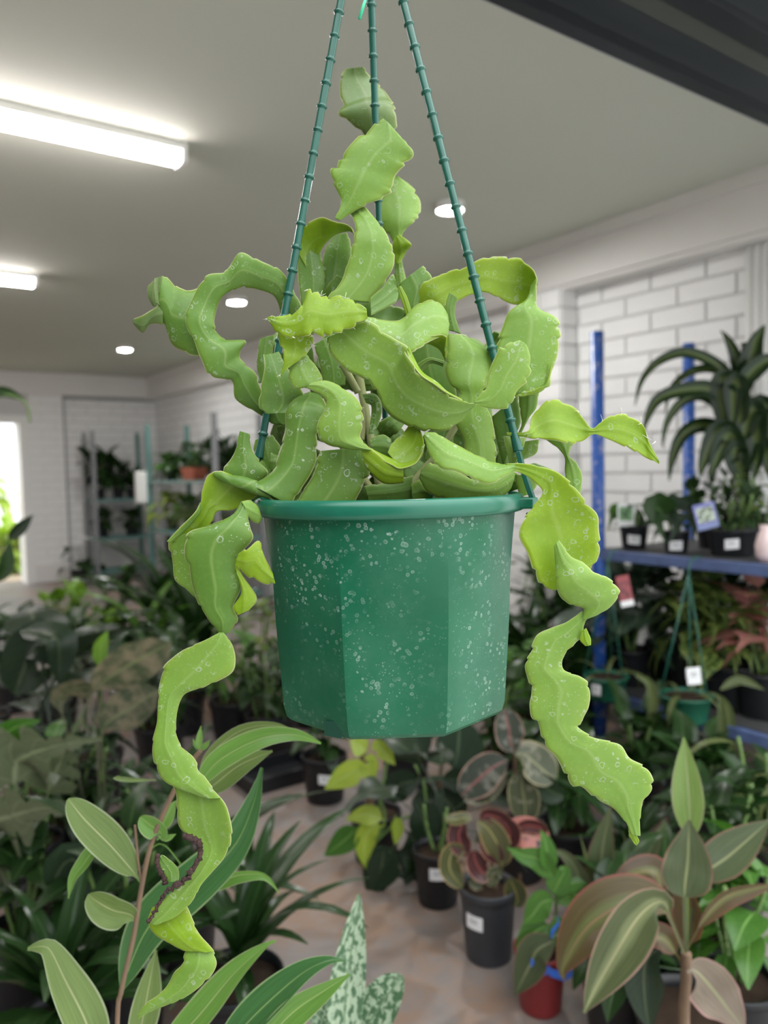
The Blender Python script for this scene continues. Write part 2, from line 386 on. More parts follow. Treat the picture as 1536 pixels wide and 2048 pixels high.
# ------------------------------------------------------------------ outside the back door
M_grass = m_plain('garden_soil', (0.35, 0.28, 0.2), 0.9, 0.3, 4.0)
struct(box('ground', (-8, YB + 0.3, -0.12), (12, 26, 0.01), M_grass))
fe = empty('paling_fence', (0.5, 17, 0), 'warm timber paling fence in the daylight beyond the back doorway', 'fence')
M_fence = m_plain('warm_timber', (0.62, 0.42, 0.24), 0.8, 0.15, 3.0)
pal = mesh('paling', boxv((0, 0, 0), (0.13, 0.02, 1.25)), BOXF, smooth=False); pal.materials.append(M_fence)
for i in range(26):
    o = obj('paling', pal, None, fe); o.location = (-1.9 + i * 0.145, 0.0, 0.0)
boxes('rail', [((-1.4, 17.02, 0.3), (2.4, 17.06, 0.38))], M_fence, fe)

# ------------------------------------------------------------------ the hanging pot and its cactus
Z0 = 0.75
pc = P(778, 1010, Z0)                                       # centre of the pot rim
RIM_Z = CAM.z - 0.030; BOT_Z = CAM.z - 0.232
HERO = empty('hanging_cactus_pot', (pc.x, pc.y, BOT_Z), 'large curly flat-stemmed cactus in a faceted green plastic hanging pot', 'potted plant')

def potmat():
    t = NT('green_pot_plastic'); o = t.obj()
    c = t.mix(t.ramp(t.noise(9, 3, o), 0.35, 0.65), (0.005, 0.085, 0.040), (0.008, 0.112, 0.054))
    mask = t.ramp(t.noise(9.0, 2, o), 0.36, 0.56)
    wob = t.new('ShaderNodeVectorMath', operation='ADD'); t.link(o, wob.inputs[0])
    nz = t.new('ShaderNodeTexNoise'); nz.inputs['Scale'].default_value = 120; t.link(o, nz.inputs['Vector'])
    sc = t.new('ShaderNodeVectorMath', operation='SCALE'); sc.inputs['Scale'].default_value = 0.004; t.link(nz.outputs['Color'], sc.inputs[0]); t.link(sc.outputs[0], wob.inputs[1])
    wv = wob.outputs[0]
    d1 = t.vor(175.0, wv).outputs['Distance']; drop = t.math('ADD', t.math('MULTIPLY', t.ramp(d1, 0.32, 0.27), 0.35), t.math('MULTIPLY', t.math('MULTIPLY', t.ramp(d1, 0.22, 0.27), t.ramp(d1, 0.34, 0.29)), 0.8))
    sel = t.ramp(t.noise(50.0, 1, o), 0.46, 0.58)
    d2 = t.vor(330.0, wv).outputs['Distance']; fl = t.math('MULTIPLY', t.ramp(d2, 0.25, 0.15), t.ramp(t.noise(110.0, 1, o), 0.50, 0.58))
    s = t.math('MULTIPLY', t.math('MAXIMUM', t.math('MULTIPLY', drop, sel), t.math('MULTIPLY', fl, 0.6)), mask)
    film = t.math('MULTIPLY', t.ramp(t.noise(22, 4, o, 0.7), 0.45, 0.75), 0.07)
    c = t.mix(film, c, (0.22, 0.34, 0.27)); c = t.mix(t.math('MULTIPLY', s, 0.62), c, (0.36, 0.47, 0.40))
    t.base(c); t.rough(t.math('ADD', 0.34, t.math('MULTIPLY', s, 0.4))); t.spec(0.3); return t.m
M_pot = potmat()
M_rim = m_plain('green_rim_plastic', (0.008, 0.115, 0.068), 0.3, 0.2, 30.0)
M_cord = m_plain('green_cord_plastic', (0.008, 0.085, 0.058), 0.28, 0.2, 40.0)
M_soil = m_plain('potting_soil', (0.035, 0.022, 0.014), 0.95, 0.5, 40.0, 0.2, bump=0.8)
R_T, R_B = 0.122, 0.1075
def pot_shape():
    N = 96; rows = []
    # front direction (towards camera) angle
    a0 = math.atan2(-_f0.y, -_f0.x); va = a0 + R(24.0)
    def octr(a, rr):
        k = ((a - va) % (math.pi / 4)); k = k - math.pi / 8
        return rr * math.cos(math.pi / 8) / math.cos(k)
    zs = [RIM_Z - 0.002, RIM_Z - 0.012, RIM_Z - 0.03] + [RIM_Z - 0.03 - i * 0.016 for i in range(1, 10)] + [BOT_Z + 0.014, BOT_Z + 0.004, BOT_Z]
    V, Fc = [], []
    for zi, z in enumerate(zs):
        h = (RIM_Z - z) / (RIM_Z - BOT_Z); rr = R_T + (R_B - R_T) * h ** 0.9
        bl = max(0.0, min(1.0, (h - 0.06) / 0.55)); bl = bl * bl * (3 - 2 * bl)
        if zi == len(zs) - 2: rr -= 0.002
        if zi == len(zs) - 1: rr -= 0.006
        for i in range(N):
            a = 2 * math.pi * i / N; o = octr(a, rr * 1.03); r = rr * (1 - bl) + o * bl
            V.append(Vector((pc.x + r * math.cos(a), pc.y + r * math.sin(a), z)))
    nz = len(zs)
    nout = len(V)
    for zi, z in enumerate(zs):                               # inner skin
        for i in range(N):
            v = V[zi * N + i]; d = Vector((v.x - pc.x, v.y - pc.y, 0)); V.append(Vector((pc.x + d.x * 0.975, pc.y + d.y * 0.975, max(z, BOT_Z + 0.004))))
    for zi in range(nz - 1):
        for i in range(N):
            j = (i + 1) % N
            Fc.append((zi * N + i, (zi + 1) * N + i, (zi + 1) * N + j, zi * N + j))
            Fc.append((nout + zi * N + i, nout + zi * N + j, nout + (zi + 1) * N + j, nout + (zi + 1) * N + i))
    Fc.append(tuple((nz - 1) * N + i for i in range(N)))
    Fc.append(tuple(nout + (nz - 1) * N + N - 1 - i for i in range(N)))
    return V, Fc
V, Fc = pot_shape(); pot = wmesh('pot', V, Fc, M_pot, HERO)
try: pot.data.set_sharp_from_angle(angle=R(14))
except Exception: pass
tag(pot, 'green faceted plastic pot body flecked with dried water marks')
# rolled rim
prof = [(0.1205, 0.0), (0.1215, 0.0035), (0.125, 0.005), (0.1285, 0.0035), (0.130, -0.001), (0.1300, -0.0075), (0.1285, -0.0105), (0.1255, -0.0115), (0.1225, -0.010), (0.1205, -0.004)]
V, Fc = lathe(prof + [prof[0]], 72); wmesh('rim', [v + Vector((pc.x, pc.y, RIM_Z)) for v in V], Fc, M_rim, HERO)
V, Fc = lathe([(0.118, 0), (0.09, 0.006), (0.05, 0.011), (0.002, 0.013)], 32)
wmesh('soil', [v + Vector((pc.x, pc.y, RIM_Z - 0.022)) for v in V], Fc, M_soil, HERO)
# drain notch moulded in the lower edge
nd = (P(652, 1470, 0.66) - Vector((pc.x, pc.y, 0))); a = math.atan2(nd.y, nd.x)
def polar(ang, r, z): return Vector((pc.x + r * math.cos(ang), pc.y + r * math.sin(ang), z))
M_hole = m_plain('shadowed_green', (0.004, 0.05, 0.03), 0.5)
V = []; 
for rr, s in ((0.0985, 1.0), (0.1065, 1.0)):
    for (t_, z_) in ((-0.009, 0.0005), (0.009, 0.0005), (0.009, 0.011), (0.004, 0.015), (-0.009, 0.013)):
        V.append(polar(a, rr, BOT_Z + z_) + Vector((-math.sin(a), math.cos(a), 0)) * t_)
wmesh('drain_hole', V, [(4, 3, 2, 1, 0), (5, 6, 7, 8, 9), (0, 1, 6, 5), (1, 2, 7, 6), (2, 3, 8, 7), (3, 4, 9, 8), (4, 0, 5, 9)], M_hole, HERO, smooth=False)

# --- three ringed hanger cords meeting at a hook above the picture
hook = P(733, -282, Z0)
acam = math.atan2(-_f0.y, -_f0.x)
def cord(ang, rr, px_mid=None):
    """ang: degrees from the direction facing the camera, positive to the right"""
    A = acam + R(ang)
    end = polar(A, rr, RIM_Z - 0.002)
    top = hook
    mid = top.lerp(end, 0.5)
    L = (end - top).length; n = int(L / 0.0008); pts, rad = [], []
    step = 0.0232
    body = top.lerp(end, 1 - 0.047 / L)
    for i in range(n + 1):
        s = i / n * (L - 0.047); t = s / (L - 0.047); p = top.lerp(body, t)
        ph = (s % step); r = 0.0037
        dd = abs(ph - step * 0.5)
        if dd < 0.0010: r = 0.0052
        elif dd < 0.0016: r = 0.0043
        if t > 0.97: r = 0.0037 + 0.0012 * (t - 0.97) / 0.03
        pts.append(p); rad.append(r)
    V, Fc = tube(pts, rad, 10); o = wmesh('hanger_cord', V, Fc, M_cord, HERO)
    # flat strap with a hook clipping on the rim lug
    outw = Vector((math.cos(A), math.sin(A), 0)); side = Vector((-math.sin(A), math.cos(A), 0))
    q = [body, body.lerp(end, 0.35), body.lerp(end, 0.75) + outw * 0.001, end + outw * 0.003 + Vector((0, 0, -0.004)), end + outw * 0.001 + Vector((0, 0, -0.012)), end - outw * 0.004 + Vector((0, 0, -0.013))]
    pl = smoothpts(q, 5); V2, F2 = [], []
    for i, p in enumerate(pl):
        tt = (pl[min(i + 1, len(pl) - 1)] - pl[max(i - 1, 0)]).normalized(); nn = tt.cross(side).normalized(); wv = 0.0048 + 0.0015 * min(1, i / 12)
        for sx, sn in ((-1, -1), (1, -1), (1, 1), (-1, 1)): V2.append(p + side * (wv * sx) + nn * (0.0022 * sn))
    for i in range(len(pl) - 1):
        for k in range(4): F2.append((i * 4 + k, i * 4 + (k + 1) % 4, (i + 1) * 4 + (k + 1) % 4, (i + 1) * 4 + k))
    F2 += [(3, 2, 1, 0), tuple(len(V2) - 4 + k for k in range(4))]
    o2 = wmesh('cord_clip', V2, F2, M_cord, HERO, smooth=False); md = o2.modifiers.new('bevel', 'BEVEL'); md.width = 0.001; md.segments = 2
    lug = []
    for (r_, s_) in ((0.127, -0.016), (0.140, -0.011), (0.1435, 0.0), (0.140, 0.011), (0.127, 0.016)):
        for zz in (-0.009, 0.001): lug.append(polar(A, r_, RIM_Z + zz) + side * s_)
    Fl = [(0, 2, 4, 6, 8), (9, 7, 5, 3, 1)] + [(i, i + 1, i + 3, i + 2) for i in (0, 2, 4, 6)] + [(8, 9, 1, 0)]
    o3 = wmesh('rim_lug', lug, Fl, M_rim, HERO, smooth=False); md = o3.modifiers.new('bevel', 'BEVEL'); md.width = 0.0015; md.segments = 2
cord(-94, 0.137); cord(72, 0.137); cord(180, 0.137)
V, Fc = tube(smoothpts([hook + Vector((0, 0, -0.004)), hook + Vector((0.004, 0, 0.01)), hook + Vector((0.0, 0, 0.03)), hook + Vector((0.002, 0.0, 0.12)), Vector((hook.x, hook.y, 2.24))], 8), 0.003, 8)
wmesh('hook', V, Fc, M_cord, HERO)
# bracket that carries the hook, fixed to the door header above the picture
o = wmesh('hanging_bracket', *tube(smoothpts([Vector((hook.x, 0.80, 2.50)), Vector((hook.x, hook.y + 0.05, 2.50)), Vector((hook.x, hook.y - 0.02, 2.47)), Vector((hook.x, hook.y - 0.012, 2.26)), Vector((hook.x, hook.y, 2.232)), Vector((hook.x, hook.y + 0.012, 2.25))], 8), 0.006, 8), M_dark2)
tag(o, 'black steel bracket on the door header that carries the hanging pot', 'bracket')
# bright green cable tie at the top of the middle cord
V, Fc = tube([P(735, -14, 0.74), P(728, 8, 0.735), P(719, 38, 0.735)], 0.0016, 6)
M_tie = m_plain('bright_green_plastic', (0.03, 0.48, 0.25), 0.35)
wmesh('cable_tie', V, Fc, M_tie, HERO)

# --- stems
M_c1 = m_cactus('cactus_flesh_mature', (0.140, 0.285, 0.050), (0.215, 0.375, 0.082), 0.55, 0.13)
M_c2 = m_cactus('cactus_flesh_pale', (0.205, 0.385, 0.058), (0.305, 0.480, 0.105), 0.55, 0.15, (0.45, 0.60, 0.25))
M_c3 = m_cactus('cactus_flesh_young', (0.270, 0.455, 0.016), (0.390, 0.560, 0.050), 0.6, 0.24, (0.48, 0.62, 0.16))
M_c4 = m_cactus('cactus_flesh_speckled', (0.135, 0.275, 0.050), (0.205, 0.360, 0.080), 1.0, 0.12)
M_c5 = m_cactus('cactus_flesh_dull', (0.15, 0.25, 0.075), (0.22, 0.31, 0.12), 0.3, 0.12, (0.40, 0.42, 0.28))
CM = {1: M_c1, 2: M_c2, 3: M_c3, 4: M_c4, 5: M_c5}
def ribbon(st, mat, z=0.0, cup=0.0, lob=1.0, sub=14, ph=0.0, thick=0.0018, name='stem', parent=None, per=0.020, zz=None):
    """flat stem through stations (left px, left py, right px, right py[, left depth cm, right depth cm])"""
    parent = parent or HERO
    rows = []
    for s in st:
        dl, dr = (s[4], s[5]) if len(s) > 4 else (0, 0)
        rows.append(tuple(P(s[0], s[1], Z0 + (z + dl) * 0.01)) + tuple(P(s[2], s[3], Z0 + (z + dr) * 0.01)))
    C = crom(rows, sub); n = len(C); U = 12
    Ls = [Vector(c[:3]) for c in C]; Rs = [Vector(c[3:]) for c in C]
    mid = [(a + b) / 2 for a, b in zip(Ls, Rs)]
    sl, sr = [0.0], [0.0]
    for i in range(1, n): sl.append(sl[-1] + (Ls[i] - Ls[i - 1]).length); sr.append(sr[-1] + (Rs[i] - Rs[i - 1]).length)
    Ltot = max(sl[-1], sr[-1])
    V, uv, nrm = [], [], []
    front, back = [], []
    for i in range(n):
        T = mid[min(i + 1, n - 1)] - mid[max(i - 1, 0)]
        T = T.normalized() if T.length > 1e-7 else Vector((0, 0, 1))
        W = Rs[i] - Ls[i]; hw = W.length / 2; Wn = W.normalized() if hw > 1e-7 else T.orthogonal().normalized()
        N = T.cross(Wn)
        N = N.normalized() if N.length > 1e-4 else -C_F
        if nrm:
            if N.dot(nrm[-1]) < 0: N = -N
            N = (N + nrm[-1] * 1.2).normalized()
        elif N.dot(C_F) > 0: N = -N
        nrm.append(N)
    for i in range(n):
        N = nrm[i]; W = Rs[i] - Ls[i]; hw = W.length / 2
        taper = min(1.0, i / 6.0, (n - 1 - i) / 6.0)
        def crn(s, p):                                   # crenate margin: round lobes, narrow notches
            q = (s / per + p + 0.33 * math.sin(s * 97 + ph * 7) + 0.15 * math.sin(s * 211)) % 1.0
            return (q / 0.86) ** 0.45 if q < 0.86 else 1.0 - (q - 0.86) / 0.14
        am = min(0.0062, hw * 0.30) * lob * (0.35 + 0.65 * taper)
        eL = am * (crn(sl[i], ph) - 0.75); eR = am * (crn(sr[i], ph + 0.45) - 0.75)
        Wn = W.normalized() if hw > 1e-7 else Vector((1, 0, 0))
        L2, R2 = Ls[i], Rs[i]
        for k in range(U + 1):
            u = -1 + 2 * k / U; u = math.copysign(abs(u) ** 0.85, u)
            p = L2.lerp(R2, (u + 1) / 2) + Wn * ((eR if u > 0 else -eL) * abs(u) ** 5)
            bump = 0.95 * cup * hw * (1 - u * u) + 0.0009 * math.exp(-(u / 0.13) ** 2)
            wav = 0.0016 * abs(u) ** 2 * math.sin(sl[i] / per * 2 * math.pi * 0.5 + (0 if u < 0 else 2.0) + ph * 5)
            p = p + N * (bump + wav * lob)
            th = thick * math.sqrt(max(0.0, 1 - abs(u) ** 3)) * min(1.0, hw / 0.006 + 0.15) + 0.0004
            front.append(p + N * th * 0.5); back.append(p - N * th * 0.5)
            uv.append(((u + 1) / 2, sl[i] / max(Ltot, 1e-6)))
    V = front + back; nf = len(front); Fc = []
    w1 = U + 1
    for i in range(n - 1):
        for k in range(U):
            a, b, c, d = i * w1 + k, i * w1 + k + 1, (i + 1) * w1 + k + 1, (i + 1) * w1 + k
            Fc.append((a, b, c, d)); Fc.append((nf + a, nf + d, nf + c, nf + b))
        Fc.append((i * w1, (i + 1) * w1, nf + (i + 1) * w1, nf + i * w1))
        Fc.append((i * w1 + U, nf + i * w1 + U, nf + (i + 1) * w1 + U, (i + 1) * w1 + U))
    for k in range(U):
        Fc.append((k, nf + k, nf + k + 1, k + 1)); e = (n - 1) * w1
        Fc.append((e + k, e + k + 1, nf + e + k + 1, nf + e + k))
    return wmesh(name, V, Fc, CM[mat] if isinstance(mat, int) else mat, parent, uv + uv)

S = ribbon
# upper group
S([(690,137,727,134),(678,165,745,158,0,1),(684,212,776,190,-1,1),(678,228,789,215,-2,0),(724,268,793,262,0,0),(745,330,790,330,0,0)], 5, 8, 0.15, 0.6)
S([(670,437,680,441),(680,402,712,420),(660,347,778,388),(674,330,789,353),(692,297,812,327),(735,260,826,305),(766,238,785,255)], 2, 1, 0.12, 0.7, ph=.2)
S([(772,345,795,352),(752,385,822,372,0,1),(752,425,842,408,0,1),(765,455,832,440),(782,478,812,458),(788,492,800,482)], 2, 10, 0.2, 0.7)
S([(788,478,800,470),(785,495,822,488,0,-1),(788,515,812,506),(790,530,800,526)], 3, 9, 0.1, 0.6)
S([(790,520,803,520),(788,550,810,550),(790,575,815,575)], 2, 10, 0.1, 0.5)
# curled loop below the top stem: broad limb, rolled-over crest and far limb
S([(652,598,738,606,0,0),(684,558,778,553),(700,508,789,520),(709,470,780,482),(708,442,757,445,1,0.5),(690,422,730,414,3,1.5)], 2, 0, 0.12, 0.4)
S([(709,470,709,466,0,0),(704,456,698,462,0,2),(690,446,672,470,-0.5,4),(664,441,650,490,-0.5,4.2),(640,436,640,505,0,4.4),(612,448,628,520,0.5,4.6),(596,462,622,545,1,4.6),(586,487,628,570,1.5,4.5)], 3, 0.6, 0.0, 0.5, per=.026)
S([(590,490,640,505,1,4),(596,545,648,545,2,4),(600,600,650,592,2.5,4),(612,640,650,630,3,4)], 1, 1.5, 0.1, 0.3)
S([(628,600,694,600),(640,545,702,535),(650,500,702,490),(668,472,694,466)], 1, 6, 0.1, 0.3)
# left hoop
S([(612,640,560,640,3,3),(600,606,557,612,2,2),(567,546,545,590,1,1.5),(522,523,517,579,0,1),(480,505,487,575,-.5,.5),(452,541,462,582,-.5,.5),(413,552,442,598,-1,0),(387,592,431,624,-1,0),(370,640,429,652,-1,-.5),(391,688,447,677,-1,0),(405,725,490,683,-1,.3),(423,754,478,712,-.6,0),(463,762,492,729,0,0),(471,797,511,748,.3,.3),(500,818,530,798,1,1),(530,835,560,820,2,2)], 1, 0, 0.2, 0.5, per=.03)
# far left stem
S([(420,640,420,700,1,1),(404,582,398,712,1,0),(378,580,374,707,0,-.5),(352,572,344,689,0,0),(327,551,330,652,-.5,0),(319,575,322,644,-.5,.2),(316,600,318,640,-.3,.2)], 1, 2, 0.25, 0.3)
S([(328,606,326,650,0,0),(306,617,302,648,-.4,.4),(285,631,285,665,-.4,.6),(267,638,268,648,0,.3)], 5, 1.6, 0.15, 0.3)
S([(309,557,316,556,-.3,0),(309,580,317,582,-.3,0),(312,606,320,612,-.2,0)], 5, 1.2, 0.1, 0.1)
S([(309,560,326,552),(295,576,322,580),(296,594,318,602),(305,612,315,614)], 5, 3.2, 0.1, 0.5)
# small bright toothed stem in front of the left cord, and its folded lower half
S([(534,634,536,640),(572,630,556,667),(600,617,588,676,0,0),(616,582,622,670,.4,-.4),(650,592,660,671,.4,-.4),(698,597,706,654,.3,-.3),(733,618,735,636)], 3, -7, 0.08, 0.9, per=.012)
S([(545,650,630,660,0,.5),(560,685,622,696,0,.5),(568,714,604,716),(564,735,580,733),(560,754,563,752)], 3, -6, -0.15, 0.7, per=.012)
# broad central stem
S([(712,648,655,676,0,0),(740,645,659,706,-.5,0),(776,668,690,738,-1,0),(812,690,736,762,-1.5,0),(812,704,759,796,-2.2,0),(823,724,766,815,-2.6,0),(842,750,792,839,-2.6,0),(868,768,836,858,-2.2,0),(890,786,880,862,-1.6,0),(922,801,920,846,-.8,0),(950,807,950,811,0,0)], 2, -6, -0.12, 0.55, per=.03)
S([(812,700,818,694,0,0),(822,724,834,728,-.4,.6),(842,750,846,748,-.6,.9),(868,768,874,766,-.4,.8),(890,784,894,786,0,.5),(925,801,927,803)], 3, -8.1, 0, 0.1)
S([(729,633,728,664,0,-.9),(775,641,768,698,0,-1.2),(804,638,804,712,.2,-1.7),(828,614,832,700,.8,-1.9),(858,600,862,682,1,-1.2),(880,606,886,673,1,-.5),(894,628,895,676,.8,0)], 2, -5, 0.12, 0.25)
S([(846,676,838,690,-1,0),(866,671,856,688,-1,1.5),(884,669,878,700,-1,2),(893,674,890,722,-1,2)], 3, -5.2, 0.0, 0.2)
S([(893,668,940,680,0,1),(895,700,985,704,0,1),(888,736,994,722,0,1),(899,768,974,764),(919,786,968,800),(905,830,984,842),(926,880,992,900),(930,918,992,930)], 2, -3.5, 0.15, 0.5, per=.03)
S([(824,742,832,760,0,0),(840,724,848,738),(862,715,864,727),(888,722,886,734)], 2, -1.5, 0.0, 0.2)
S([(806,690,900,680),(815,740,905,740),(840,800,915,800)], 1, 3, 0.1, 0.2)
S([(949,801,949,810),(966,782,990,818),(976,748,1023,811),(990,717,1034,786),(1001,696,1058,753),(1014,688,1062,718),(1038,680,1054,691)], 2, -8, 0.12, 0.75, per=.022)
# right hoop, its crest and hanging limb
S([(832,618,880,650,1,1),(846,567,890,618,0,0),(891,543,920,600,0,.5),(925,536,945,589,0,.8),(962,518,977,586,0,1),(998,514,1008,603,.3,2),(1041,518,1036,611,.6,2.6),(1066,538,1056,604,0,1.8),(1075,556,1068,590,-1,.4)], 3, 1, -0.1, 0.5, per=.035)
S([(1062,590,1076,556,1.2,0),(1048,606,1073,592,.6,0),(1020,620,1078,616,0,0),(1006,645,1113,637,0,0),(996,680,1120,668),(986,715,1117,706),(990,752,1101,746),(1008,783,1098,772),(1030,794,1070,790)], 2, -2.5, 0.2, 0.6, per=.03)
S([(1098,742,1103,725),(1085,778,1100,755),(1050,792,1085,772),(1030,793,1050,780)], 3, -2.9, 0.0, 0.4)
# right arm reaching out with its fringed tip
S([(1013,865,1013,870),(1056,861,1060,876),(1066,829,1080,879,1,0),(1100,799,1110,881,1,-.5),(1137,808,1140,888,1,-.5),(1165,833,1165,882,.5,0),(1185,856,1186,869),(1209,838,1215,878),(1244,827,1252,894,.3,0),(1283,846,1285,912,.3,0),(1298,882,1300,919),(1318,923,1318,928)], 3, -4, -0.12, 0.5, per=.02)
S([(1092,880,1147,886,0,.5),(1118,900,1140,902),(1130,917,1139,913),(1130,942,1156,930),(1132,968,1165,955),(1140,990,1160,992)], 2, -2, 0.1, 0.5)
# long stem falling to the right
S([(850,864,848,874),(876,868,858,906,0,-.5),(905,884,880,936,.3,-.8),(936,902,916,944,.5,-1),(980,922,975,967,.5,-1),(1010,927,1008,954,.3,-.6),(1030,927,1029,942)], 2, -8, 0.15, 0.5)
S([(1012,927,1015,940),(1040,927,1045,948,0,0),(1078,932,1072,966),(1117,944,1085,986,0,.4),(1145,970,1064,1015,0,.4),(1168,1000,1044,1044,.2,0),(1197,1032,1038,1072,.4,0),(1199,1076,1054,1102,.4,0),(1198,1106,1066,1136,.4,0),(1180,1140,1085,1173,.2,.2),(1150,1160,1110,1180,.5,.5)], 3, -8, -0.16, 0.55, per=.03)
S([(1118,1080,1108,1092,.6,.6),(1142,1112,1110,1130,0,.3),(1165,1124,1112,1158,0,0),(1186,1143,1114,1180,-.4,0),(1214,1153,1123,1197,-.3,0),(1240,1185,1144,1210),(1224,1210,1164,1215),(1196,1230,1168,1226),(1178,1237,1166,1238)], 2, -9.4, 0.22, 0.4)
S([(1163,1222,1177,1230),(1142,1238,1168,1252),(1102,1256,1166,1272,0,0),(1073,1272,1148,1287),(1060,1305,1131,1314),(1049,1332,1129,1340),(1059,1365,1160,1353),(1061,1388,1180,1374),(1056,1410,1177,1412),(1062,1433,1166,1438),(1077,1449,1160,1456),(1090,1490,1190,1475),(1114,1515,1240,1489),(1141,1567,1262,1516),(1165,1576,1297,1540),(1197,1600,1306,1575),(1226,1617,1284,1606),(1249,1642,1280,1642),(1262,1668,1281,1672)], 2, -9, 0.05, 0.5, per=.024)
S([(1163,1262,1172,1256,0,0),(1160,1280,1181,1276,0,0),(1170,1292,1182,1290,0,0)], 3, -9.4, 0.1, 0.2)
S([(1256,1655,1268,1656),(1258,1672,1274,1670),(1266,1684,1278,1684),(1272,1691,1275,1690)], 3, -8.9, 0.0, 0.6, per=.006)
S([(843,938,838,956),(866,925,856,984),(905,938,900,1001),(950,958,950,1004),(990,955,993,1003),(1032,938,1022,978)], 2, -5, 0.2, 0.5)
# rolled stem lower left, turning over itself
S([(600,793,640,792,3,3),(588,801,650,806,1.5,2),(571,822,651,818,.8,.6),(569,860,637,850,.8,0),(560,901,634,890,.8,0),(547,939,631,925,.6,0),(516,962,607,970,.2,0),(482,966,577,1010,0,-.3),(462,952,543,999,0,-.4),(440,941,510,988,0,0),(425,944,472,966,0,.4)], 4, -5, 0.3, 0.35, per=.03)
S([(440,941,500,984,0,.6),(417,950,515,992,0,1.2),(405,980,470,1019,0,1.2),(400,1008,436,1023,0,.8),(386,1030,424,1044,0,.6),(360,1058,410,1066,0,.6),(335,1081,392,1090,0,.6)], 3, -5, -0.25, 0.3, per=.04)
S([(400,1004,404,1014,0,0),(390,1024,396,1032,-.3,.3),(360,1055,368,1064,-.3,.3),(333,1083,345,1083)], 2, -5.6, 0.2, 0.1)
S([(335,1080,445,1040,0,0),(344,1125,430,1100,0,.3),(352,1162,424,1150,0,.3),(374,1180,415,1180),(395,1200,410,1202)], 2, -4.4, 0.15, 0.4)
S([(481,1004,503,1003,1,1),(466,1030,496,1028,.5,.5),(424,1050,501,1056),(378,1064,505,1078),(370,1102,482,1108),(379,1145,478,1142),(385,1180,483,1174),(400,1212,466,1212),(419,1240,475,1240),(437,1266,456,1267)], 4, -8, 0.18, 0.5, per=.03)
S([(482,1003,492,1028),(500,1001,503,1042,.4,.4),(515,1012,516,1047,.8,.6),(521,1032,519,1046,1,.8)], 2, -7.4, 0.2, 0.3)
S([(478,1106,472,1132),(496,1096,486,1146,-.3,0),(518,1083,503,1157),(530,1115,531,1168),(546,1148,551,1167)], 3, -9.2, 0.15, 0.6, per=.014)
S([(470,1128,480,1165),(490,1156,482,1188),(513,1197,468,1212),(499,1220,474,1231)], 3, -8.8, 0.15, 0.5)
# long twisting stem falling to the left
S([(438,1265,447,1265),(409,1281,464,1288,0,0),(365,1300,471,1320,.3,0),(331,1328,460,1348,.5,0),(322,1360,408,1374,.4,0),(316,1395,366,1392,0,.2),(314,1440,352,1440,-.2,.3),(305,1485,358,1484,-.2,.3),(308,1520,386,1514,0,.2),(322,1555,399,1540),(348,1574,420,1568,-.3,0),(400,1592,441,1596)], 2, -9, 0.12, 0.4, per=.03)
S([(340,1560,405,1560,1,.8),(354,1590,443,1597,.8,0),(353,1625,457,1628,.8,-.2),(360,1658,464,1672,.8,-.2),(398,1688,451,1712,.5,0),(388,1735,425,1743),(362,1768,402,1770),(330,1796,386,1800),(305,1826,354,1832),(295,1845,312,1851)], 2, -9, -0.15, 0.3, per=.03)
S([(314,1710,328,1710),(316,1728,345,1724,0,.4),(326,1748,357,1740,0,.5),(331,1766,357,1762)], 1, -8, 0.1, 0.4)
S([(304,1815,360,1790,.8,.8),(296,1846,375,1815,.5,.5),(308,1868,386,1842,.2,.4),(336,1885,400,1868),(368,1901,416,1888),(398,1902,428,1902)], 3, -8.6, 0.12, 0.3)
S([(374,1890,426,1898,.5,.5),(364,1925,433,1928,0,0),(348,1945,418,1956),(336,1970,387,1983),(311,1992,345,2007),(289,2010,305,2022),(275,2030,276,2037)], 2, -8.6, 0.15, 0.5)
# dried brown margin on the lowest twist
M_dead = m_plain('dried_brown_margin', (0.055, 0.030, 0.026), 0.8, 0.6, 90.0, 0.3, bump=0.8)
dp = smoothpts([P(x, y, Z0 - 0.093) for x, y in ((366,1672),(388,1678),(400,1690),(399,1712),(386,1738),(366,1762),(340,1778),(326,1792),(316,1812),(304,1832),(296,1846))], 8)
rr = [0.0040 * (0.5 + 0.9 * noise.noise(Vector((i * .35, 0, 3))) ** 2 + .5 * abs(noise.noise(Vector((i * .9, 5, 0))))) * (1 if i < 45 else 0.6) for i in range(len(dp))]
dp = [p + C_R * (.0034 * noise.noise(Vector((i * .5, 1, 0)))) + C_U * (.0030 * noise.noise(Vector((i * .5, 7, 0)))) for i, p in enumerate(dp)]
tag(wmesh('dried_margin', *tube(dp, rr, 8), M_dead, HERO), 'dark brown dried edge on the lower left twist')
dp = smoothpts([P(x, y, Z0 - 0.082) for x, y in ((316,1708),(314,1724),(320,1742),(328,1756),(330,1768))], 8)
wmesh('dried_margin', *tube(dp, [0.0030 * (0.5 + abs(noise.noise(Vector((i * .7, 2, 0))))) for i in range(len(dp))], 8), M_dead, HERO)
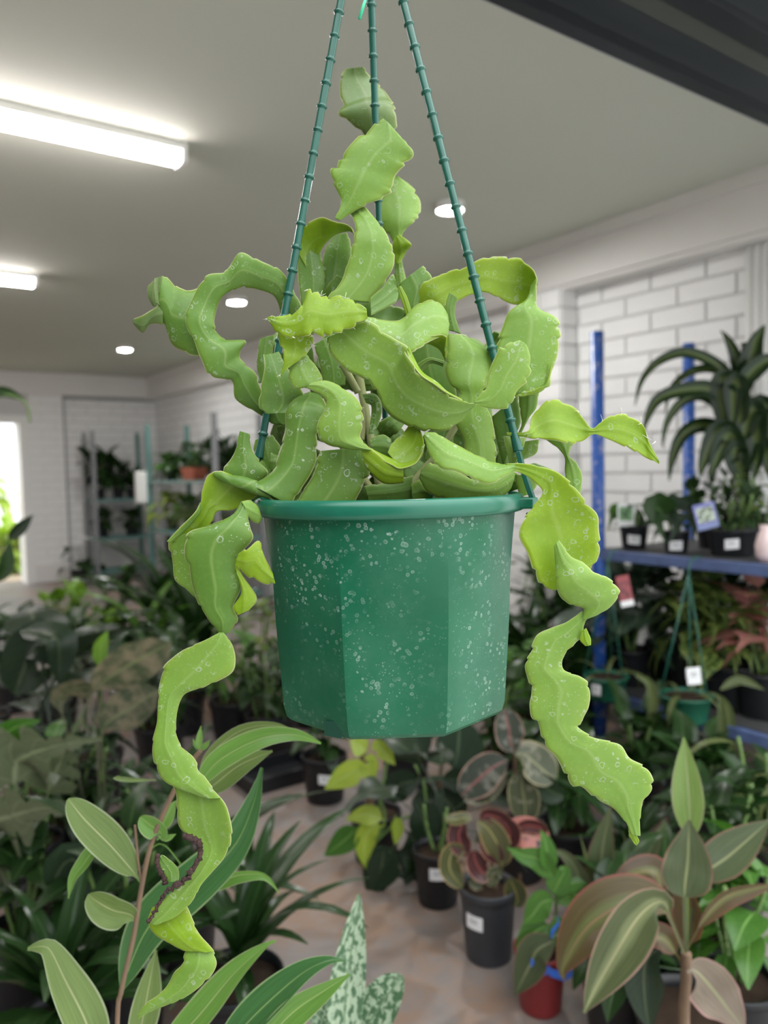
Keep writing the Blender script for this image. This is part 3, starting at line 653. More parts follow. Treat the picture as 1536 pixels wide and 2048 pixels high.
# centre curls
S([(582,735,612,708,0,.6),(577,757,634,735,0,.6),(590,778,645,758,0,.6),(612,773,645,772,.3,.6)], 2, -5.5, 0.2, 0.3)
S([(612,776,622,766),(634,786,652,761,0,0),(651,801,686,776),(648,822,714,798),(635,846,725,824),(633,864,726,851),(648,886,720,874),(690,898,734,890),(738,902,742,898)], 2, -7.5, 0.22, 0.35)
S([(722,884,730,932,-.4,0),(746,900,745,950,-.5,0),(772,920,770,968,-.5,.2),(806,937,808,965,-.3,.3)], 3, -6.8, 0.1, 0.4, per=.03)
S([(738,896,744,902,.3,0),(763,908,757,916,.6,0),(790,920,783,930,.9,0),(806,926,802,938,1.2,0),(836,915,832,926,1,0),(849,888,846,898,.6,.2)], 3, -7.4, 0.0, 0.2)
S([(775,905,803,937,.4,0),(786,884,826,930,.8,0),(806,866,844,912,.8,0),(819,849,848,884,.5,0),(826,846,840,858,.4,.2)], 3, -5.8, -0.2, 0.2)
S([(640,902,734,895),(632,926,739,940),(620,960,730,965),(600,990,716,992),(578,1014,703,1014)], 4, -4.8, 0.12, 0.5)
S([(479,862,500,868),(472,895,504,900),(460,920,524,928),(446,941,537,946),(452,955,520,965)], 4, -2.5, 0.15, 0.6)
S([(510,880,545,870),(508,905,562,896),(524,930,556,922),(535,950,548,946)], 1, 1.0, 0.1, 0.3)
S([(545,850,590,840),(540,880,600,880),(545,930,600,930)], 5, 3.5, 0.15, 0.3)
S([(526,709,556,704,-.6,1),(529,736,575,735,-1,.8),(522,776,606,782,-.8,0),(519,812,610,806,-.4,0),(532,828,572,826)], 1, -3, -0.25, 0.4, per=.04)
S([(524,826,580,822),(540,846,580,842),(560,850,575,850)], 1, 1.5, 0.1, 0.3)
S([(520,678,548,670),(513,724,544,710),(517,750,536,745),(516,766,526,766)], 1, 3.0, 0.1, 0.6)
S([(724,788,732,806),(752,789,742,812),(764,815,742,832),(757,850,738,856),(746,868,736,868)], 1, -3.5, 0.2, 0.2)
S([(628,690,668,668),(640,735,690,720),(650,780,690,770)], 1, 1.5, 0.2, 0.3)
# right side cluster behind the right cord
S([(983,834,1036,790),(988,862,1041,824),(998,900,1040,852),(1006,935,1022,880)], 1, 0.5, 0.15, 0.3)
S([(1037,793,1078,783),(1040,825,1073,815),(1043,850,1058,836),(1030,876,1040,872)], 2, -.5, 0.1, 0.3)
S([(1007,872,1052,876,0,.8),(1012,900,1046,896),(1020,930,1029,930)], 2, -3, -0.1, 0.3)
S([(1042,884,1078,879),(1036,905,1073,906),(1028,928,1045,920)], 2, -1, 0.15, 0.3)
S([(1050,930,1070,926),(1058,940,1108,940)], 1, 0, 0.2, 0.2)
S([(1030,950,1072,950),(1034,976,1075,968),(1040,994,1062,988)], 2, 0.5, 0.15, 0.3)
# upper centre cluster
S([(797,570,846,532),(804,596,864,560),(817,624,838,606),(830,660,846,640)], 1, 1.5, 0.1, 0.4)
S([(740,596,742,632,0,-.5),(764,576,770,616,0,-.5),(785,549,792,604,0,-.3),(793,570,796,590)], 1, -1, -0.2, 0.2)
S([(795,575,802,572),(802,600,815,596),(812,632,824,626)], 3, -.5, 0.0, 0.2)
S([(898,585,915,596),(890,620,910,628),(896,660,922,668)], 1, 0, 0.1, 0.3)
# stems at the rim
S([(728,972,738,1005),(785,962,780,1007),(826,950,822,1005)], 4, -2.5, 0.2, 0.5)
S([(822,968,826,1005),(840,960,846,1003),(856,970,862,1003)], 2, -3.2, 0.3, 0.3)
S([(738,880,746,905),(764,868,768,915),(782,878,786,920)], 1, -3.5, 0.2, 0.3)
S([(880,840,905,850),(860,880,905,900),(850,920,890,940)], 1, 1, 0.15, 0.3)
# crowded dim stems filling the middle of the plant
random.seed(11)
for (x, y, r_, d) in ((610,650,34,4),(660,700,40,3),(700,760,42,3.2),(640,770,36,2.6),(760,770,30,3.5),(770,860,38,2.2),(720,850,34,1.8),(690,930,40,1.5),(760,930,36,2),(840,950,40,2.2),(900,900,42,2.5),(860,830,36,3.6),(950,880,40,2.2),(930,820,40,3.2),(780,640,38,3.5),(850,640,34,3.0),(720,620,36,4.0),(570,800,30,3.0),(600,860,36,3.0),(960,760,36,2.5),(560,680,26,4),(820,780,40,4.5),(680,830,34,3.5),(590,930,40,1.5),(960,950,40,1.0),(1000,960,34,1.5),(540,960,34,0.5),
  (670,600,40,5),(650,560,36,7),(720,590,38,6),(760,600,34,6),(700,640,40,6),(745,650,36,5),(620,620,30,6),(600,690,34,5.5),(585,740,34,5),(620,740,36,5),(680,720,44,5.5),(730,720,44,5.5),(780,700,40,6),(660,860,44,5),(740,900,44,5),(800,900,44,5),(860,900,44,5),(620,950,44,4),(560,900,36,4.5),(510,985,30,2),(480,990,22,3),(560,985,36,3),(820,700,40,6),(900,760,44,6),(930,700,36,5),(960,820,40,5),(1000,880,36,4),(1010,920,34,3.5),(700,975,40,3),(780,985,40,3),(900,985,40,3),(985,700,30,4),(870,620,34,5)):
    a = random.uniform(0, 6.28); c_, s_ = math.cos(a), math.sin(a); b_ = random.uniform(0.5, 0.8) * r_
    st = []
    for k in (-1.3, -0.5, 0.4, 1.2):
        wv = b_ * (1 - 0.28 * k * k); cx, cy = x + c_ * k * r_, y + s_ * k * r_
        st.append((cx - s_ * wv, cy + c_ * wv, cx + s_ * wv, cy - c_ * wv, random.uniform(-1, 1), random.uniform(-1, 1)))
    S(st, 1, d, random.uniform(-.2, .3), 0.6, sub=6)
# old woody base stems showing in the gaps
M_wood = m_plain('old_stem_bark', (0.28, 0.30, 0.12), 0.7, 0.3, 60.0)
for pts, r_ in (([(684,728),(700,755),(716,785)], .0035), ([(727,815),(726,850),(722,880)], .004), ([(700,640),(720,760),(760,980)], .004), ([(640,800),(690,900),(750,990)], .004), ([(940,800),(880,900),(800,995)], .004)):
    wmesh('woody_stem', *tube(smoothpts([P(x, y, Z0 + (0.0 if r_ < .004 else 0.03) - 0.02) for x, y in pts], 8), r_, 8), M_wood, HERO)
# fine hairs on the young tips
M_hair = m_plain('pale_bristle', (0.75, 0.75, 0.6), 0.6)
V, Fc = [], []
for (x, y, d) in ((1244,827,-4),(1205,840,-4),(1283,846,-4),(1295,876,-4),(1302,890,-4),(1158,822,-3.5),(535,637,-7),(560,750,-6),(616,579,-7),(625,672,-7),(660,671,-7),(706,654,-7),(622,693,-6),(590,676,-7),(641,592,-7),(690,596,-7)):
    for k in range(3):
        a = random.uniform(0, 6.28); p0 = P(x, y, Z0 + d * .01); p1 = P(x + 11 * math.cos(a), y + 9 * math.sin(a) - 3, Z0 + d * .01)
        v, f = tube([p0, p1], [0.00028, 0.00010], 4); n0 = len(V); V += v; Fc += [tuple(i + n0 for i in q) for q in f]
o = wmesh('bristles', V, Fc, M_hair, HERO); o['kind'] = 'stuff'

# ------------------------------------------------------------------ leaf meshes for the shop's plants
def pf_strap(v): return max(0.0, math.sin(math.pi * min(1, v ** 0.62))) ** 0.7 if v < 0.9999 else 0.02
def pf_lance(v): return max(0.02, math.sin(math.pi * v ** 0.8) ** 0.9) if 0 < v < 1 else 0.02
def pf_ovate(v): return max(0.02, math.sin(math.pi * v ** 0.62) ** 0.85) if 0 < v < 1 else 0.02
def pf_ellip(v): return max(0.02, (1 - (2 * v - 1) ** 2) ** 0.55) if 0 < v < 1 else 0.02
def pf_heart(v): return max(0.02, (1 - v) ** 0.75 * (0.55 + 0.9 * math.sin(math.pi * min(1, v * 1.6 + 0.15)) ** 0.8) * 0.85) if v < 0.999 else 0.02
def pf_monst(v):
    b = pf_heart(v) * 1.05; q = (v * 6.0) % 1.0
    return b * (0.22 + 0.78 * min(1.0, abs(math.sin(math.pi * q)) * 1.9)) if 0.1 < v < 0.93 else b

def leafmesh(name, pl, bl, w, prof, e0, bp, bb, fold, mat, nv=9, wave=0.0, twist=0.0, side=0.0):
    """leaf growing from the origin along +x: stalk of length pl, blade of length bl and width w"""
    V, Fc, uv = [], [], []
    pos = Vector((0, 0, 0)); e = R(e0); hd = 0.0
    npet = 4 if pl > 0 else 0
    seg = [(pl / max(1, npet), -R(bp) / max(1, npet), 0)] * npet + [(bl / nv, -R(bb) / nv, 1)] * nv
    pts = [(pos.copy(), e, hd, 0.0, 0)]
    bi = 0
    for (ds, de, bl_) in seg:
        hd += R(side) / len(seg)
        pos = pos + Vector((math.cos(e) * math.cos(hd), math.cos(e) * math.sin(hd), math.sin(e))) * ds; e += de
        if bl_: bi += 1
        pts.append((pos.copy(), e, hd, bi / nv, bl_))
    us = (-1, -0.55, 0, 0.55, 1)
    for (p, e, hd, v, b) in pts:
        hw = (w * 0.5 * prof(v)) if (b or pl == 0) else 0.0
        hw = max(hw, w * 0.028)
        t = Vector((math.cos(e) * math.cos(hd), math.cos(e) * math.sin(hd), math.sin(e))); s = Vector((-math.sin(hd), math.cos(hd), 0)); n = t.cross(s) * -1
        n = s.cross(t) * -1
        if n.z < 0 and abs(e) < 1.5: n = -n
        if twist: s2 = s * math.cos(R(twist) * v) + n * math.sin(R(twist) * v); n = n * math.cos(R(twist) * v) - s * math.sin(R(twist) * v); s = s2
        for u in us:
            wv = wave * hw * u * u * math.sin(v * 17 + (0 if u < 0 else 1.7)) if b else 0
            V.append(p + s * (hw * u * math.cos(R(fold))) + n * (hw * abs(u) * math.sin(R(fold)) * (1 - 0.25 * abs(u)) + wv)); uv.append(((u + 1) / 2, v))
    for i in range(len(pts) - 1):
        for k in range(4): Fc.append((i * 5 + k, i * 5 + k + 1, (i + 1) * 5 + k + 1, (i + 1) * 5 + k))
    me = mesh(name, V, Fc, uv); me.materials.append(mat); return me

LM = {}
def L(name, *a, **k):
    LM[name] = m_leaf('leaf_' + name, *a, **k)
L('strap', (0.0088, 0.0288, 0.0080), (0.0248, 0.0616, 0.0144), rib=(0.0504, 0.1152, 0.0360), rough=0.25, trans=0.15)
L('strap_paint_lit', (0.063, 0.153, 0.027), (0.117, 0.243, 0.045), rib=(0.180, 0.306, 0.090), rough=0.3)  # brighter copy of the strap leaf, light painted into its colour
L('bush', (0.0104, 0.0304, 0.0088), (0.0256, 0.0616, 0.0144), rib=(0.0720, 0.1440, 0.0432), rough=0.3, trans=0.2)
L('bush_paint_lit', (0.108, 0.234, 0.032), (0.216, 0.378, 0.054), rib=(0.270, 0.405, 0.108), rough=0.4)  # lit copy of the bush leaf: daylight put into the colour
L('bush_green', (0.036, 0.108, 0.018), (0.077, 0.184, 0.032), rib=(0.180, 0.324, 0.090), vein=9, rough=0.35)
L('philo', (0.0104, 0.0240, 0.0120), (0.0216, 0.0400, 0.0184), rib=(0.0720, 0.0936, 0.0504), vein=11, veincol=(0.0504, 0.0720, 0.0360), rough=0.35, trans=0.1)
L('calathea', (0.050, 0.068, 0.036), (0.077, 0.095, 0.050), rib=(0.180, 0.207, 0.099), blotch=(0.207, 0.180, 0.117), blotch_th=0.52, blotch_scale=3.0, soft=0.12, rough=0.45, vein=10, veincol=(0.090, 0.108, 0.063))
L('calathea_silver', (0.0160, 0.0328, 0.0184), (0.0320, 0.0560, 0.0328), rib=(0.1008, 0.1440, 0.0864), vein=14, veincol=(0.1296, 0.1728, 0.1224), rough=0.4, trans=0.15)
L('monstera', (0.068, 0.090, 0.045), (0.108, 0.126, 0.068), rib=(0.198, 0.225, 0.126), vein=6, veincol=(0.234, 0.225, 0.144), rough=0.3, trans=0.12)
L('fig', (0.100, 0.215, 0.041), (0.159, 0.296, 0.067), rib=(0.311, 0.385, 0.148), edge=(0.281, 0.340, 0.163), rough=0.3, vein=34, veincol=(0.148, 0.266, 0.067), ribw=0.022)
L('fig_under', (0.104, 0.159, 0.044), (0.141, 0.204, 0.059), rib=(0.311, 0.340, 0.163), edge=(0.266, 0.311, 0.178), rough=0.5, ribw=0.025)
L('fig_glossy', (0.037, 0.111, 0.036), (0.070, 0.167, 0.053), rib=(0.222, 0.326, 0.118), edge=(0.222, 0.311, 0.148), rough=0.2, ribw=0.02)
L('lime', (0.234, 0.333, 0.036), (0.342, 0.432, 0.068), rib=(0.378, 0.468, 0.135), rough=0.4)
L('pink_var', (0.036, 0.047, 0.034), (0.059, 0.068, 0.050), rib=(0.234, 0.095, 0.090), edge=(0.360, 0.225, 0.180), blotch=(0.153, 0.153, 0.126), blotch_th=0.56, blotch_scale=2.4, rough=0.35, trans=0.1, ribw=0.05)
L('olive_var', (0.054, 0.068, 0.036), (0.086, 0.095, 0.054), rib=(0.225, 0.225, 0.108), edge=(0.324, 0.288, 0.153), blotch=(0.180, 0.171, 0.117), blotch_th=0.57, blotch_scale=2.6, rough=0.4, trans=0.1)
L('ruby', (0.045, 0.016, 0.018), (0.086, 0.027, 0.027), rib=(0.270, 0.072, 0.063), edge=(0.360, 0.180, 0.117), rough=0.35, trans=0.1, ribw=0.05)
L('ruby_green', (0.059, 0.074, 0.027), (0.099, 0.095, 0.041), rib=(0.324, 0.288, 0.108), edge=(0.414, 0.270, 0.126), rough=0.35, trans=0.15)
L('coral', (0.396, 0.135, 0.117), (0.468, 0.189, 0.153), rib=(0.495, 0.252, 0.180), blotch=(0.045, 0.032, 0.032), blotch_th=0.58, blotch_scale=2.5, rough=0.4)
L('ti', (0.056, 0.074, 0.036), (0.081, 0.104, 0.049), rib=(0.222, 0.244, 0.118), edge=(0.192, 0.111, 0.081), rough=0.35, vein=40, veincol=(0.104, 0.122, 0.059))
L('ti_bright', (0.148, 0.237, 0.067), (0.222, 0.311, 0.104), rib=(0.333, 0.385, 0.192), edge=(0.311, 0.333, 0.185), rough=0.35)
L('ti_red', (0.078, 0.044, 0.025), (0.104, 0.083, 0.034), rib=(0.237, 0.163, 0.089), edge=(0.207, 0.067, 0.052), stripe=(0.126, 0.148, 0.052), rough=0.35)
L('ti_pale', (0.178, 0.148, 0.107), (0.244, 0.192, 0.155), rib=(0.281, 0.296, 0.163), edge=(0.370, 0.222, 0.200), rough=0.35)
L('ti_stripe', (0.067, 0.085, 0.036), (0.096, 0.115, 0.050), rib=(0.340, 0.333, 0.178), edge=(0.296, 0.192, 0.148), stripe=(0.200, 0.229, 0.111), rough=0.3)
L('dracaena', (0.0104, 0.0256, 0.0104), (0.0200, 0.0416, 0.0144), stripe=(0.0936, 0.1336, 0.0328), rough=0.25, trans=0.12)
L('pothos', (0.027, 0.077, 0.020), (0.054, 0.126, 0.027), rib=(0.135, 0.225, 0.054), blotch=(0.270, 0.333, 0.090), blotch_th=0.5, blotch_scale=5, rough=0.35)
L('snow', (0.056, 0.122, 0.063), (0.081, 0.159, 0.081), rib=(0.148, 0.237, 0.133), blotch=(0.348, 0.444, 0.311), blotch_th=0.5, blotch_scale=7, rough=0.35)
L('caladium', (0.306, 0.108, 0.117), (0.414, 0.180, 0.153), rib=(0.270, 0.270, 0.090), edge=(0.108, 0.135, 0.045), rough=0.45)
L('fitton', (0.0160, 0.0400, 0.0160), (0.0360, 0.0720, 0.0216), vein=8, veincol=(0.0936, 0.1224, 0.0576), rough=0.4)
L('trail', (0.077, 0.104, 0.036), (0.135, 0.167, 0.059), rib=(0.216, 0.234, 0.108), rough=0.4)
L('garden', (0.20, 0.36, 0.04), (0.42, 0.55, 0.10), rough=0.5)
M_cane = m_plain('brown_cane', (0.16, 0.10, 0.06), 0.8, 0.3, 30)
M_gstem = m_plain('green_stalk', (0.13, 0.22, 0.06), 0.5, 0.2, 30)

_lv = {}
def variants(kind, mat, pl, bl, w, prof, els, bp, bb, fold=12, wave=0.0, nv=9):
    _lv[kind] = [leafmesh('leaf', pl * random.uniform(.85, 1.15), bl * random.uniform(.9, 1.1), w * random.uniform(.88, 1.1), prof, e, bp * random.uniform(.7, 1.3), bb * random.uniform(.75, 1.25), fold, LM[mat], nv, wave, random.uniform(-25, 25), random.uniform(-18, 18)) for e in els for _ in (0, 1)]
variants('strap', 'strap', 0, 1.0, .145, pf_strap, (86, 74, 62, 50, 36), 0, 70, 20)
variants('strap_paint_lit', 'strap_paint_lit', 0, 1.0, .11, pf_strap, (86, 74, 62, 50, 36), 0, 70, 20)
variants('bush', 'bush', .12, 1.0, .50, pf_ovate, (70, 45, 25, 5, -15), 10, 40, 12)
variants('bush_paint_lit', 'bush_paint_lit', .12, 1.0, .50, pf_ovate, (70, 45, 25, 5, -15), 10, 40, 12)
variants('bush_green', 'bush_green', .25, 1.0, .58, pf_ovate, (65, 45, 25, 8, -10), 20, 45, 14)
variants('philo', 'philo', 1.0, 1.0, .62, pf_heart, (84, 74, 64, 54, 44), 40, 60, 12)
variants('calathea', 'calathea', .8, 1.0, .45, pf_ellip, (84, 74, 62, 50), 30, 35, 14)
variants('calathea_silver', 'calathea_silver', .6, 1.0, .48, pf_ellip, (82, 68, 54, 40, 25), 35, 45, 12)
variants('monstera', 'monstera', 1.0, 1.0, .95, pf_monst, (82, 70, 58, 46), 45, 55, 8, nv=36)
variants('lime', 'lime', .7, 1.0, .62, pf_heart, (80, 62, 45, 28, 10), 40, 60, 12)
variants('heart', 'bush', .7, 1.0, .75, pf_heart, (75, 55, 38, 20), 60, 70, 14)
variants('pothos', 'pothos', .5, 1.0, .62, pf_heart, (78, 58, 40, 22, 4), 40, 50, 12)
variants('caladium', 'caladium', .9, 1.0, .75, pf_heart, (80, 66, 52, 38), 50, 50, 8)
variants('fitton', 'fitton', .1, 1.0, .62, pf_ovate, (70, 45, 20, 0, -20), 0, 40, 10)
variants('dracaena', 'dracaena', 0, 1.0, .12, pf_strap, (75, 60, 45, 30, 10), 0, 110, 20)
variants('trail', 'trail', 0, 1.0, .11, pf_lance, (55, 35, 20, 5), 0, 130, 10)
variants('pink_var', 'pink_var', .2, 1.0, .55, pf_ellip, (65, 45, 20, 0), 0, 25, 12)
variants('olive_var', 'olive_var', .2, 1.0, .55, pf_ellip, (65, 45, 20, 0), 0, 25, 12)
variants('garden', 'garden', .1, 1.0, .5, pf_ovate, (60, 30, 0, -30), 0, 40, 10)

M_black = m_plain('black_pot_plastic', (0.010, 0.011, 0.013), 0.45, 0.15, 8)
M_grey = m_plain('charcoal_pot_plastic', (0.040, 0.044, 0.052), 0.45, 0.15, 8)
M_red = m_plain('red_pot_plastic', (0.22, 0.022, 0.024), 0.4, 0.1, 8)
M_terra = m_plain('terracotta', (0.36, 0.085, 0.045), 0.7, 0.12, 8)
M_gpot = m_plain('green_pot_matt', (0.012, 0.125, 0.070), 0.45, 0.15, 8)
def labelmat():
    t = NT('printed_price_label'); sp = t.new('ShaderNodeSeparateXYZ'); t.link(t.new('ShaderNodeTexCoord').outputs['UV'], sp.inputs[0]); x, y = sp.outputs[0], sp.outputs[1]
    bars = t.ramp(t.math('SINE', t.math('MULTIPLY', x, 70.0)), 0.0, 0.2)
    inx = t.math('MULTIPLY', t.ramp(x, 0.26, 0.28), t.ramp(x, 0.74, 0.72)); iny = t.math('MULTIPLY', t.ramp(y, 0.42, 0.44), t.ramp(y, 0.76, 0.74))
    t.base(t.mix(t.math('MULTIPLY', t.math('MULTIPLY', inx, iny), t.math('MULTIPLY', bars, 0.8)), (0.86, 0.86, 0.87), (0.12, 0.12, 0.14))); t.rough(0.5); return t.m
M_label = labelmat()
_pots = {}
def potmesh(r, h, mat):
    k = (round(r, 3), round(h, 3), mat.name)
    if k not in _pots:
        V, Fc = lathe([(0.001, 0.004), (r * 0.78, 0.0), (r * 0.80, 0.006), (r * 0.96, h * 0.86), (r * 0.965, h * 0.865), (r * 1.0, h * 0.87), (r * 1.015, h * 0.985), (r * 1.0, h), (r * 0.95, h), (r * 0.93, h * 0.88), (r * 0.90, h * 0.8)], 28)
        pm = mesh('pot', V, Fc); pm.materials.append(mat)
        V, Fc = lathe([(r * 0.935, h * 0.86), (r * 0.5, h * 0.885), (0.002, h * 0.89)], 18); sm = mesh('soil', V, Fc); sm.materials.append(M_soil)
        _pots[k] = (pm, sm)
    return _pots[k]
def put_label(parent, centre, r, z, w=0.055, h=0.042, dang=0.0, tilt=0.0):
    """white sticker wrapped on the camera side of a round pot, coordinates local to parent"""
    wc = parent.matrix_basis.translation if parent.parent is None else parent.parent.location + parent.location
    d = CAM - (wc + centre); a0 = math.atan2(d.y, d.x) + dang; V, uv, Fc = [], [], []
    n = 6
    for lay in (0.003, 0.0012):
        for i in range(n + 1):
            a = a0 + (i / n - 0.5) * w / r
            for j in (0, 1):
                V.append(centre + Vector(((r + lay) * math.cos(a), (r + lay) * math.sin(a), z + (j - .5) * h + (i / n - .5) * tilt))); uv.append((i / n, j))
    k = 2 * (n + 1)
    for i in range(n):
        q = i * 2; Fc.append((q, q + 2, q + 3, q + 1)); Fc.append((k + q, k + q + 1, k + q + 3, k + q + 2)); Fc.append((q, k + q, k + q + 2, q + 2)); Fc.append((q + 1, q + 3, k + q + 3, k + q + 1))
    o = obj('price_label', mesh('price_label', V, Fc, uv, smooth=False), M_label, parent); o['label'] = 'white price label'
    return o
def addpot(root, r, h, mat, label=None, dang=0.0):
    pm, sm = potmesh(r, h, mat); p = obj('pot', pm, None, root); obj('soil', sm, None, root)
    if label: put_label(p, Vector((0, 0, 0)), r * (0.9 + 0.08 * (label - .5)), h * label, dang=dang, tilt=random.uniform(-.006, .006))
    return p
GA = 2.39996
def foliage(root, kind, n, size, z0, stem_h=0.0, nst=1, spread=0.02, out=0.25, jit=0.35, cane=None, zlow=0.35, caner=0.006):
    """leaves as separate parts; stems carry them when stem_h > 0"""
    vs = _lv[kind]; tops = []
    for s in range(nst):
        a = s * GA + random.uniform(-.4, .4); rr = spread * math.sqrt((s + .3) / nst)
        b = Vector((rr * math.cos(a), rr * math.sin(a), z0 * 0.9)); hh = stem_h * random.uniform(.75, 1.0) if nst > 1 else stem_h
        tp = b + Vector((math.cos(a) * out * hh, math.sin(a) * out * hh, hh + z0 * 0.1)); tops.append((b, tp))
        if stem_h > 0.02:
            md = b.lerp(tp, .5) + Vector((random.uniform(-.01, .01), random.uniform(-.01, .01), 0.0))
            V, Fc = tube(smoothpts([b, md, tp], 4), caner, 6); obj('cane', mesh('cane', V, Fc), cane or M_gstem, root)
    for i in range(n):
        b, tp = tops[i % nst]; f = (i // nst + random.random() * .6) / max(1, n / nst)
        q = b.lerp(tp, zlow + (1 - zlow) * f) if stem_h > 0.02 else b + Vector((0, 0, z0 * .1))
        vi = int((1 - f) * (len(vs) - 0.01)) if stem_h > 0.02 else int((i + random.random()) / n * (len(vs) - .01)) 
        vi = max(0, min(len(vs) - 1, vi + random.randint(-1, 1)))
        s = size * random.uniform(1 - jit, 1 + jit * .6)
        o = obj('leaf', vs[vi], None, root); o.location = q
        o.rotation_euler = (random.uniform(-.18, .18), random.uniform(-.15, .15), i * GA + random.uniform(-.4, .4)); o.scale = (s, s * random.uniform(.85, 1.15), s)
def plant(name, label, loc, kind, n, size, pot=(.09, .17, 'k'), cat='potted plant', plabel=None, **kw):
    root = empty(name, loc, label, cat)
    pr, ph, pm = pot; addpot(root, pr, ph, {'k': M_black, 'g': M_grey, 'r': M_red, 't': M_terra, 'n': M_gpot, 'w': M_white}[pm], plabel)
    foliage(root, kind, n, size, ph, **kw); return root

# leaf drawn along picture points at a given depth, then owned by a real plant
def pleaf(root, pts, width, Z, mat, prof=pf_lance, fold=14, roll=0.0, pet=0.0, wave=0.0, nv=14, name='leaf'):
    """pts: (px,py[,depth offset m]) from base to tip; width in px at that depth; roll turns the blade about its axis"""
    rows = crom([tuple(P(p[0], p[1], Z + (p[2] if len(p) > 2 else 0.0))) for p in pts], 10)
    rows = [Vector(r_) for r_ in rows]; Ls = [0.0]
    for i in range(1, len(rows)): Ls.append(Ls[-1] + (rows[i] - rows[i - 1]).length)
    tot = Ls[-1]; V, Fc, uv = [], [], []; N = nv * 2
    us = (-1, -.75, -.4, 0, .4, .75, 1)
    def at(s):
        for i in range(1, len(rows)):
            if Ls[i] >= s: 
                t = (s - Ls[i - 1]) / max(1e-9, Ls[i] - Ls[i - 1]); return rows[i - 1].lerp(rows[i], t), (rows[i] - rows[i - 1]).normalized()
        return rows[-1], (rows[-1] - rows[-2]).normalized()
    hwm = width / F_PX * Z * 0.5; prevT = None
    for i in range(N + 1):
        f = i / N; p, T = at(f * tot)
        if prevT is not None: T = (T + prevT).normalized()
        prevT = T
        view = (p - CAM).normalized(); s = T.cross(view)
        s = s.normalized() if s.length > 0.05 else C_R.copy(); n = s.cross(T).normalized()
        if n.dot(view) > 0: n = -n
        a = R(roll); s, n = s * math.cos(a) + n * math.sin(a), n * math.cos(a) - s * math.sin(a)
        v = 0 if f < pet else (f - pet) / (1 - pet)
        hw = max(hwm * prof(v) if f >= pet else 0, hwm * 0.05 + 0.0006)
        for u in us:
            wv = wave * hw * u * u * math.sin(v * 15 + (0 if u < 0 else 1.9))
            V.append(p + s * (hw * u * math.cos(R(fold))) + n * (hw * abs(u) * math.sin(R(fold)) + wv)); uv.append(((u + 1) / 2, v))
    for i in range(N):
        for k in range(6): Fc.append((i * 7 + k, i * 7 + k + 1, (i + 1) * 7 + k + 1, (i + 1) * 7 + k))
    return wmesh(name, V, Fc, LM[mat], root, uv)
def pstem(root, pts, r, Z, mat, name='cane'):
    q = smoothpts([P(p[0], p[1], Z + (p[2] if len(p) > 2 else 0.0)) for p in pts], 8)
    return wmesh(name, *tube(q, r, 8), mat, root)

# ------------------------------------------------------------------ racks
M_blue = NT('chipped_blue_paint'); 
def _blue():
    t = M_blue; o = t.obj(); c = t.mix(t.noise(6, 3, o), (0.016, 0.075, 0.33), (0.030, 0.120, 0.48))
    c = t.mix(t.ramp(t.noise(34, 4, o, 0.7), 0.57, 0.63), c, (0.38, 0.38, 0.50)); t.base(c); t.rough(0.4)
_blue(); M_blue = M_blue.m
M_bluew = m_plain('worn_blue_beam', (0.085, 0.125, 0.26), 0.45, 0.45, 22)
M_teal = m_plain('teal_metal', (0.10, 0.22, 0.20), 0.45, 0.15, 10)
M_steel = m_plain('grey_metal', (0.26, 0.27, 0.28), 0.4, 0.1, 10, metal=0.3)
M_mesh = m_plain('dark_shelf_board', (0.07, 0.07, 0.07), 0.7, 0.3, 8)
RX0, RX1, RY0, RY1, SH1, SH2 = 2.98, 3.72, 0.95, 2.45, 1.09, 0.40
rk = empty('plant_rack', (3.35, 1.7, 0), 'chipped blue tubular steel plant rack standing by the white brick wall', 'rack')
for x, y in ((RX0, RY1), (RX1, RY1), (RX0, RY0), (RX1, RY0)):
    top = 2.13
    wmesh('post', *tube([Vector((x, y, 0.0)), Vector((x, y, top))], 0.031, 16), M_blue, rk)
for z in (SH1, SH2):
    box('beam', (RX0 - 0.02, RY0, z - 0.05), (RX0 + 0.02, RY1, z - 0.002), M_bluew, rk, 0.004)
    box('beam', (RX1 - 0.02, RY0, z - 0.05), (RX1 + 0.02, RY1, z - 0.002), M_blue, rk, 0.004)
    for i in range(5):
        x = RX0 + 0.03 + i * 0.142; box('shelf_board', (x, RY0 + 0.02, z - 0.02), (x + 0.12, RY1 - 0.01, z), M_mesh, rk)
# racks at the far end
r2 = empty('plant_rack', (3.45, 8.7, 0), 'grey and teal metal shelving along the right wall near the corner', 'rack')
for x, y, m_ in ((3.2, 7.63, M_steel), (3.2, 9.78, M_teal), (3.72, 7.63, M_steel), (3.72, 9.78, M_teal)):
    box('post', (x - .025, y - .025, 0), (x + .025, y + .025, 2.13), m_, r2)
FS = (1.42, 0.80, 0.2)
for z in FS: box('shelf', (3.18, 7.62, z - 0.03), (3.74, 9.79, z), M_teal, r2)
r3 = empty('plant_rack', (3.2, 11.3, 0), 'teal metal shelving against the back wall, left of the corner', 'rack')
for x, y in ((2.86, 11.1), (3.62, 11.1), (2.86, 11.55), (3.62, 11.55)):
    box('post', (x - .025, y - .025, 0), (x + .025, y + .025, 2.12), M_teal if x > 3.2 else M_steel, r3)
for z in (1.16, 0.62, 0.15): box('shelf', (2.84, 11.08, z - 0.03), (3.64, 11.58, z), M_teal, r3)
# white box clipped to the end of the far rack
o = box('wall_box', (3.06, 9.80, 1.13), (3.19, 9.95, 1.54), M_white, None, 0.02); tag(o, 'white plastic box fixed to the end of the far shelving', 'box')

